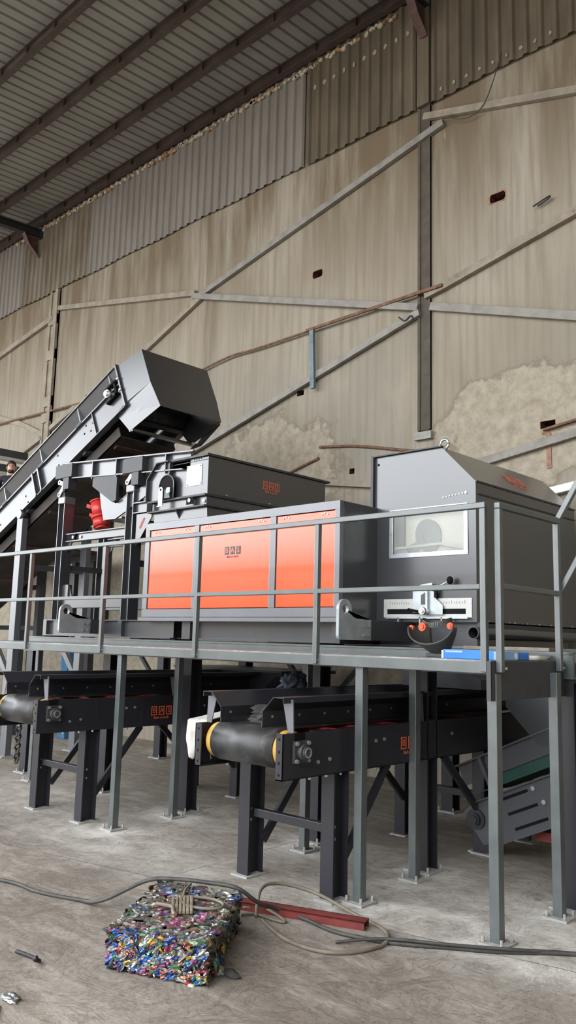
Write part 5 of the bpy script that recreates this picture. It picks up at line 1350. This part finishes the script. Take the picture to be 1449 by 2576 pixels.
# ------------------------------------------------------------------ bale of crushed cans and the things around it
FL, FR, BR, BL = Vector((-3.88, 2.79, 0)), Vector((-3.355, 3.02, 0)), Vector((-3.895, 3.765, 0)), Vector((-4.41, 3.535, 0))
BH = 0.20
def bale():
    rr = random.Random(5)
    t = thing('can_bale', 'compressed bale of crushed drink cans on the floor', 'bale', (-3.9, 3.27, 0))
    core = MB(); ins = 0.975; C0 = (FL + FR + BR + BL) / 4
    q = [C0 + (p - C0) * ins for p in (FL, FR, BR, BL)]
    core.add([p + Vector((0, 0, 0.004)) for p in q] + [p + Vector((0, 0, BH - 0.012)) for p in q], [(0, 1, 2, 3), (4, 5, 6, 7), (0, 1, 5, 4), (1, 2, 6, 5), (2, 3, 7, 6), (3, 0, 4, 7)])
    core.build('core', M['black'], t)
    vivid = [(0.012, 0.045, 0.24), (0.012, 0.07, 0.32), (0.02, 0.13, 0.36), (0.02, 0.06, 0.26), (0.38, 0.015, 0.025), (0.42, 0.03, 0.04), (0.42, 0.42, 0.42), (0.36, 0.37, 0.38), (0.03, 0.22, 0.07), (0.09, 0.28, 0.05), (0.45, 0.30, 0.02), (0.012, 0.02, 0.08), (0.03, 0.03, 0.035), (0.05, 0.045, 0.04), (0.30, 0.05, 0.14), (0.40, 0.13, 0.04), (0.02, 0.18, 0.28), (0.45, 0.43, 0.40)]
    dull = [(0.17, 0.155, 0.13), (0.21, 0.20, 0.175), (0.13, 0.115, 0.095), (0.16, 0.13, 0.10), (0.07, 0.11, 0.19), (0.035, 0.08, 0.20), (0.20, 0.065, 0.08), (0.24, 0.12, 0.08), (0.07, 0.14, 0.08), (0.26, 0.24, 0.17), (0.28, 0.07, 0.17), (0.08, 0.072, 0.065), (0.25, 0.245, 0.23), (0.12, 0.15, 0.19), (0.10, 0.085, 0.07), (0.15, 0.14, 0.12)]
    side = [(0.10, 0.088, 0.072), (0.06, 0.054, 0.046), (0.14, 0.125, 0.10), (0.20, 0.185, 0.16), (0.03, 0.055, 0.13), (0.18, 0.035, 0.035), (0.05, 0.12, 0.05), (0.24, 0.16, 0.035), (0.17, 0.10, 0.05), (0.035, 0.035, 0.04), (0.07, 0.09, 0.12)]
    V = []; F = []; CL = []
    def can(c, nrm, tan, s, asp, col, tilt):
        """one flattened can: a dented disc with a rim"""
        nrm = (nrm + Vector((rr.uniform(-1, 1), rr.uniform(-1, 1), rr.uniform(-1, 1))) * tilt).normalized()
        a = (tan - nrm * tan.dot(nrm)).normalized(); b = nrm.cross(a)
        ph = rr.random() * 6.28; a, b = a * math.cos(ph * 0.15) + b * math.sin(ph * 0.15), b * math.cos(ph * 0.15) - a * math.sin(ph * 0.15)
        n = 9; base = len(V); k2 = rr.uniform(0.2, 0.5)
        h = s * rr.uniform(0.10, 0.24)
        for ring, (rad, hh) in enumerate(((1.0, -h), (1.05, 0), (0.72, h), (0.30, h * rr.uniform(-0.6, 0.9)))):
            for i in range(n):
                g = 2 * PI * i / n + ph; j = rad * (1 + rr.uniform(-0.22, 0.22))
                V.append(c + a * (math.cos(g) * s * j) + b * (math.sin(g) * s * asp * j) + nrm * (hh + s * rr.uniform(-0.10, 0.10)))
        V.append(c + nrm * h * rr.uniform(-0.4, 0.6))
        col2 = rr.choice(((0.50, 0.50, 0.49), col, col)); 
        for ring in range(3):
            for i in range(n):
                F.append((base + ring * n + i, base + ring * n + (i + 1) % n, base + (ring + 1) * n + (i + 1) % n, base + (ring + 1) * n + i))
                CL.append(col if (ring < 2 or rr.random() < 0.5) else col2)
        for i in range(n): F.append((base + 3 * n + i, base + 3 * n + (i + 1) % n, base + 4 * n)); CL.append(col2)
    def cover(p00, p10, p01, nrm, nu, nv, pal, s, asp, tilt, bump_):
        e1, e2 = p10 - p00, p01 - p00; tan = e1.normalized()
        for j in range(nv):
            for i in range(nu):
                uu = (i + rr.uniform(0.1, 0.9)) / nu; vv = (j + rr.uniform(0.1, 0.9)) / nv
                c = p00 + e1 * uu + e2 * vv + nrm * rr.uniform(-bump_, bump_ * 0.5)
                cc = rr.choice(pal); k = rr.uniform(0.75, 1.2)
                can(c, nrm, tan, s * rr.uniform(0.7, 1.3), asp * rr.uniform(0.7, 1.2), tuple(min(1, x * k) for x in cc), tilt)
    up = Vector((0, 0, BH))
    z0 = Vector((0, 0, 0.014))
    nf = (FR - FL).cross(Vector((0, 0, 1))).normalized(); ns = (BR - FR).cross(Vector((0, 0, 1))).normalized()
    cover(FL + z0, FR + z0, FL + up, nf, 21, 15, vivid, 0.024, 0.48, 0.8, 0.010)
    cover(FR + z0, BR + z0, FR + up, ns, 34, 16, side, 0.021, 0.42, 0.8, 0.010)
    cover(BL + z0, FL + z0, BL + up, -ns, 20, 8, side, 0.032, 0.5, 0.6, 0.008)
    cover(BR + z0, BL + z0, BR + up, -nf, 12, 8, side, 0.032, 0.5, 0.6, 0.008)
    cover(FL + up, FR + up, BL + up, Vector((0, 0, 1)), 12, 19, dull, 0.036, 0.80, 0.14, 0.004)
    cover(FL + up * 0.97, FR + up * 0.97, FL + up * 0.97 + (BL - FL) * 0.12, Vector((0, 0, 1)), 14, 2, vivid, 0.030, 0.6, 0.5, 0.006)
    for p in ((FR, BR),):
        for k in range(9): can(p[0] + (p[1] - p[0]) * rr.random() + Vector((rr.uniform(-.01, .04), 0, 0.02 + 0.12 * rr.random())), ns, (p[1] - p[0]).normalized(), 0.03, 0.6, rr.choice(vivid), 0.9)
    me = bpy.data.meshes.new('crushed_cans'); off = ROOT[t]
    V[:] = [Vector((v.x, v.y, max(v.z, 0.001))) for v in V]
    me.from_pydata([v - off for v in V], [], F); me.materials.append(M['cans'])
    at = me.attributes.new('can_col', 'FLOAT_COLOR', 'FACE')
    flat = []
    for c in CL: flat += [c[0], c[1], c[2], 1.0]
    at.data.foreach_set('color', flat)
    o = bpy.data.objects.new('crushed_cans', me); COL.objects.link(o); o.parent = t; o['kind'] = 'stuff'
bale()

def floor_things():
    def tube_thing(name, pts, r, m, label, cat, n=10, k=8):
        return single(name, MB().tube(smooth_path(pts, k), r, n), M[m], label, cat)
    tube_thing('power_cable', [(-6.6, 2.75, .013), (-5.71, 3.15, .013), (-5.30, 3.20, .013), (-4.98, 3.30, .013), (-4.74, 3.34, 0.05), (-4.50, 3.50, 0.19), (-4.32, 3.58, 0.225), (-4.10, 3.70, 0.225), (-3.93, 3.775, 0.215), (-3.86, 3.90, 0.12), (-3.86, 4.10, .04), (-3.66, 4.14, .013), (-3.40, 4.11, .013), (-3.09, 4.20, .013), (-2.79, 4.40, .013), (-2.57, 4.55, .013), (-2.24, 4.85, .013), (-1.6, 5.3, .013)],
               0.0125, 'cable_blk', 'thick black cable running over the bale and across the floor', 'cable')
    tube_thing('power_cable', [(-3.30, 3.98, .012), (-3.09, 4.185, .035), (-2.79, 4.375, .036), (-2.5, 4.58, .036), (-2.24, 4.87, .012), (-1.6, 5.27, .012)], 0.009, 'cable_blk', 'thinner dark cable lying against the black cable at the right', 'cable')
    tube_thing('welding_cable', [(-3.86, 3.88, .04), (-4.02, 4.08, .135), (-4.02, 4.26, .135), (-3.83, 4.40, .09), (-3.55, 4.46, .012), (-3.28, 4.38, .012), (-3.12, 4.25, .03), (-3.08, 4.13, .012), (-3.14, 3.91, .012), (-3.28, 3.80, .012), (-3.50, 3.79, .012), (-3.70, 3.86, .012), (-3.86, 3.94, .012)],
               0.0115, 'cable_tan', 'tan cable coiled in a wide loop beside the red beam', 'cable')
    tube_thing('welding_cable', [(-4.02, 3.90, .012), (-3.96, 3.98, .012), (-3.80, 3.99, .012), (-3.74, 4.01, .012), (-3.80, 4.05, .012), (-3.96, 4.06, .03), (-4.10, 4.0, .02)], 0.009, 'cable_tan', 'small tan cable loop right behind the bale', 'cable')
    zt = BH + 0.022
    tube_thing('welding_lead', [(-4.17, 3.60, zt), (-4.10, 3.50, zt), (-4.02, 3.42, zt), (-3.93, 3.33, zt), (-3.84, 3.31, zt), (-3.74, 3.36, zt), (-3.70, 3.43, zt), (-3.75, 3.49, zt), (-3.85, 3.50, zt), (-3.95, 3.45, zt), (-3.99, 3.40, zt)], 0.0085, 'cable_tan', 'tan cable ring lying on top of the bale', 'cable')
    mb = MB(); c = Vector((-3.90, 3.31, BH + 0.02)); d = Vector((0.20, -0.17, 0)).normalized(); e = Vector((0.17, 0.20, 0)).normalized()
    for k in range(6): mb.bar(c - d * 0.14 + e * (k - 2.5) * 0.021, c + d * 0.14 + e * (k - 2.5) * 0.021, 0.017, 0.02)
    mb.bar(c - d * 0.1 + e * 0.065 + Vector((0, 0, -0.012)), c - d * 0.1 - e * 0.065 + Vector((0, 0, -0.012)), 0.02, 0.012)
    single('welding_rods', mb, M['electrode'], 'flat bundle of dirty rods on top of the bale', 'rods', bevel=0.003)
    tube_thing('rod_holder', [(-4.00, 3.20, BH + 0.025), (-3.93, 3.21, BH + 0.03), (-3.86, 3.205, BH + 0.035), (-3.81, 3.17, BH + 0.028), (-3.775, 3.155, BH + 0.025)], 0.011, 'cable_tan', 'pale curved handle lying across the rods on the bale', 'handle')
    mb = MB()
    p, q = Vector((-4.28, 3.985, 0.0)), Vector((-3.34, 4.325, 0.0)); up_ = Vector((0, 0, 1))
    mb.bar(p + up_ * 0.024, q + up_ * 0.024, 0.008, 0.048, off=(0.046, 0)).bar(p + up_ * 0.024, q + up_ * 0.024, 0.008, 0.048, off=(-0.046, 0)).bar(p + up_ * 0.044, q + up_ * 0.044, 0.10, 0.008)
    single('steel_beam', mb, M['redsteel'], 'red primed steel beam lying on the floor behind the bale', 'steel beam')
    tube_thing('iron_scrap', [(-4.41, 2.56, .012), (-4.30, 2.575, .014), (-4.20, 2.58, .014), (-4.19, 2.545, .03), (-4.175, 2.55, .045)], 0.010, 'rafter', 'short bent iron scrap on the floor left of the bale', 'scrap')
    cloth_blob('crumpled_foil', (-3.90, 2.25, 0.0), (0.055, 0.03, 0.014), 'foil', 'crumpled silver foil scrap at the lower left floor edge', 'scrap', 1.7, 12, 0.8)
    cloth_blob('crushed_can', (-3.45, 3.19, 0.0), (0.045, 0.028, 0.028), 'foil', 'loose crushed can at the right foot of the bale, nearer one', 'can', 4.7, 10, 0.6)
    cloth_blob('crushed_can', (-3.37, 3.215, 0.0), (0.055, 0.026, 0.022), 'cloth_dark', 'dark flattened can piece lying furthest right of the bale', 'can', 9.7, 10, 0.5)
    cloth_blob('paper_scrap', (-3.42, 2.985, 0.0), (0.022, 0.014, 0.006), 'cloth_white', 'tiny pale paper scrap in front of the bale', 'scrap', 2.2, 8, 0.4)
    mb = MB().prism([(-4.05, 2.06), (-3.86, 2.175), (-3.73, 2.09), (-3.9, 1.9)], 'z', 0.0, 0.012)
    single('steel_plate', mb, M['redsteel'], 'corner of a red primed plate at the bottom left', 'steel plate')
floor_things()

# ------------------------------------------------------------------ people on the platform at the left
def platform():
    t = thing('service_platform', 'dark steel service platform behind the inclined conveyor at left', 'platform', (-14.9, 8.0, 0))
    z = 3.24
    MB().box(-17.2, -12.7, 7.45, 8.6, z - 0.04, z).build('deck', M['anth_mat'], t)
    MB().box(-17.2, -12.7, 7.45, 7.52, z - 0.16, z - 0.04).box(-17.2, -12.7, 8.53, 8.6, z - 0.16, z - 0.04).build('edge_beam', M['anth_mat'], t)
    for x in (-16.9, -13.55, -12.95):
        for y in (7.5, 8.55): MB().box(x - 0.06, x + 0.06, y - 0.06, y + 0.06, 0, z - 0.16).build('leg', M['anth_mat'], t)
    for z_ in (1.8, 2.5): MB().box(-16.9, -12.95, 7.47, 7.53, z_, z_ + 0.08).build('leg_tie', M['anth_mat'], t)
    t2 = thing('roof_gantry', 'dark beams with pale flanges above the heads of the people at left', 'gantry', (-16.3, 8.0, 3.24))
    for zz, xx in ((5.58, -16.35), (5.25, -16.35)):
        b = MB().box(xx - 0.05, xx + 0.05, 7.5, 8.9, zz - 0.12, zz + 0.05).build('beam', M['anth_mat'], t2)
        MB().box(xx - 0.09, xx + 0.09, 7.5, 8.9, zz - 0.185, zz - 0.12).build('flange', M['alu'], b)
    for y in (7.56, 8.84): MB().box(-16.40, -16.30, y - 0.05, y + 0.05, 3.24, 5.07).build('post', M['anth_mat'], t2)
    MB().box(-16.33, -16.31, 7.6, 8.8, 4.62, 4.98).build('side_sheet', M['white'], t2)
platform()

def person(x, y, z, yaw, label):
    H = 1.76
    root = thing('person', label, 'person', (x, y, z))
    J = {}
    def j(n, p, r): J[n] = (Vector(p), r)
    j('pelvis', (0, 0, .94), (.155, .115)); j('waist', (0, .005, 1.07), (.140, .105)); j('chest', (0, .01, 1.27), (.165, .115)); j('upper', (0, .0, 1.41), (.13, .085)); j('neck', (0, -.01, 1.49), (.060, .060)); j('head0', (0, -.015, 1.56), (.072, .080))
    j('head1', (0, -.022, 1.64), (.080, .095)); j('head2', (0, -.015, 1.72), (.066, .082))
    for s, n in ((-1, 'l'), (1, 'r')):
        j('sh' + n, (s * .19, 0, 1.41), (.068, .068)); j('el' + n, (s * .25, .03, 1.13), (.047, .047)); j('wr' + n, (s * .235, -.10, .92), (.031, .036)); j('ha' + n, (s * .23, -.135, .855), (.024, .043))
        j('hip' + n, (s * .10, 0, .86), (.098, .105)); j('kn' + n, (s * .115, -.01, .49), (.062, .065)); j('an' + n, (s * .12, .02, .09), (.042, .05)); j('to' + n, (s * .13, -.13, .045), (.042, .034))
    E = [('pelvis', 'waist'), ('waist', 'chest'), ('chest', 'upper'), ('upper', 'neck'), ('neck', 'head0'), ('head0', 'head1'), ('head1', 'head2')]
    for n in 'lr': E += [('upper', 'sh' + n), ('sh' + n, 'el' + n), ('el' + n, 'wr' + n), ('wr' + n, 'ha' + n), ('pelvis', 'hip' + n), ('hip' + n, 'kn' + n), ('kn' + n, 'an' + n), ('an' + n, 'to' + n)]
    # five short finger chains on each hand
    for s, n in ((-1, 'l'), (1, 'r')):
        hp = J['ha' + n][0]
        for k in range(4):
            L = (.062, .07, .066, .052)[k]; yy = -.028 + .019 * k
            a = hp + Vector((0, yy, -.02)); b_ = a + Vector((-s * .004, -.006, -L * .55)); c_ = b_ + Vector((-s * .014, -.004, -L * .45))
            j(f'f{n}{k}a', a, (.0095, .0095)); j(f'f{n}{k}b', b_, (.009, .009)); j(f'f{n}{k}c', c_, (.008, .008))
            E += [('ha' + n, f'f{n}{k}a'), (f'f{n}{k}a', f'f{n}{k}b'), (f'f{n}{k}b', f'f{n}{k}c')]
        a = hp + Vector((-s * .012, -.045, .02)); b_ = a + Vector((-s * .016, -.026, -.034))
        j(f't{n}a', a, (.0115, .0115)); j(f't{n}b', b_, (.0095, .0095)); E += [('ha' + n, f't{n}a'), (f't{n}a', f't{n}b')]
    names = list(J); me = bpy.data.meshes.new('body')
    me.from_pydata([J[n][0] for n in names], [(names.index(a), names.index(b)) for a, b in E], [])
    o = bpy.data.objects.new('body', me); COL.objects.link(o)
    md = o.modifiers.new('skin', 'SKIN'); o.modifiers.new('sub', 'SUBSURF').levels = 2
    o.modifiers['sub'].render_levels = 2
    for i, n in enumerate(names):
        sv = me.skin_vertices[0].data[i]; sv.radius = J[n][1]; sv.use_root = (n == 'pelvis')
    bpy.context.view_layer.update()
    dg = bpy.context.evaluated_depsgraph_get()
    nm = bpy.data.meshes.new_from_object(o.evaluated_get(dg)); nm.name = 'body'
    bpy.data.objects.remove(o)
    # face: push nose, brow and sockets
    for v in nm.vertices:
        p = v.co
        if p.z > 1.55 and p.y < -0.05:
            def g(cx, cz, s): return math.exp(-(((p.x - cx) / s) ** 2 + ((p.z - cz) / s) ** 2))
            v.co.y += -0.022 * g(0, 1.615, .016) - 0.010 * g(0, 1.635, .016) + 0.012 * (g(-.032, 1.645, .016) + g(.032, 1.645, .016)) - 0.008 * g(0, 1.575, .022) - 0.010 * g(0, 1.548, .02)
    for m_ in ('skin', 'navy', 'trouser', 'mask'): nm.materials.append(M[m_])
    for p in nm.polygons:
        c = p.center; p.use_smooth = True
        if c.z > 1.475: i = 0
        elif c.z < 0.10: i = 3
        elif c.z < 0.93 and abs(c.x) < 0.20: i = 2
        elif abs(c.x) > 0.20 and c.z < 0.935: i = 0
        else: i = 1
        p.material_index = i
    o = bpy.data.objects.new('body', nm); COL.objects.link(o); o.parent = root
    def part(name, mb, m_): 
        mb.v = [v + ROOT[root] for v in mb.v]; return mb.build(name, M[m_], root)
    hb = MB(); hb.sphere((0, .004, 1.690), .086, .098, .088, 20, 12)
    hb.v = [Vector((v.x, v.y + (0.028 if v.y < -0.03 and v.z < 1.70 else 0) + (.045 if v.y < 0 and v.z < 1.68 else 0), max(v.z, 1.60 if v.y > 0.02 else 1.665))) for v in hb.v]
    part('hair', hb, 'hair')
    bd = MB()
    bd.sphere((0, -.055, 1.552), .066, .056, .050, 16, 8)
    part('beard', bd, 'hair')
    ey = MB()
    for s in (-1, 1): ey.sphere((s * .031, -.096, 1.645), .008, .006, .005, 10, 6)
    part('eyes', ey, 'hair')
    br = MB()
    for s in (-1, 1): br.bar((s * .015, -.113, 1.664), (s * .050, -.100, 1.668), .008, .008)
    part('eyebrows', br, 'hair')
    mo = MB().sphere((0, -.108, 1.578), .024, .010, .007, 10, 6); part('mouth', mo, 'skin')
    er = MB()
    for s in (-1, 1): er.sphere((s * .083, .0, 1.63), .010, .022, .032, 10, 8)
    part('ears', er, 'skin')
    cl = MB().tube([(0.068 * math.cos(a), -.008 + .068 * math.sin(a), 1.472 + .012 * math.sin(a)) for a in [2 * PI * k / 20 for k in range(21)]], .016, 8); part('collar', cl, 'navy')
    root.rotation_euler = (0, 0, yaw)
    return root
person(-14.55, 7.62, 3.24, math.radians(58), 'bearded person in a dark sweater standing behind the inclined conveyor')
person(-15.44, 7.72, 3.24, math.radians(20), 'person in dark clothes cut off by the left edge of the picture')

mb = MB().box(-12.78, -12.56, 7.9, 8.2, 0.0, 1.60)
t_ = thing('blue_cabinet', 'narrow blue cabinet against the rear wall below the machines at left', 'cabinet', (-12.67, 8.05, 0))
mb.build('body', M['bluegear'], t_, 0.01)
MB().box(-12.77, -12.57, 7.885, 7.9, 0.1, 1.55).build('door', M['bluegear'], t_, 0.004)
MB().tube([(-12.60, 7.87, 0.9), (-12.60, 7.86, 1.0)], 0.008).build('handle', M['zinc'], t_)
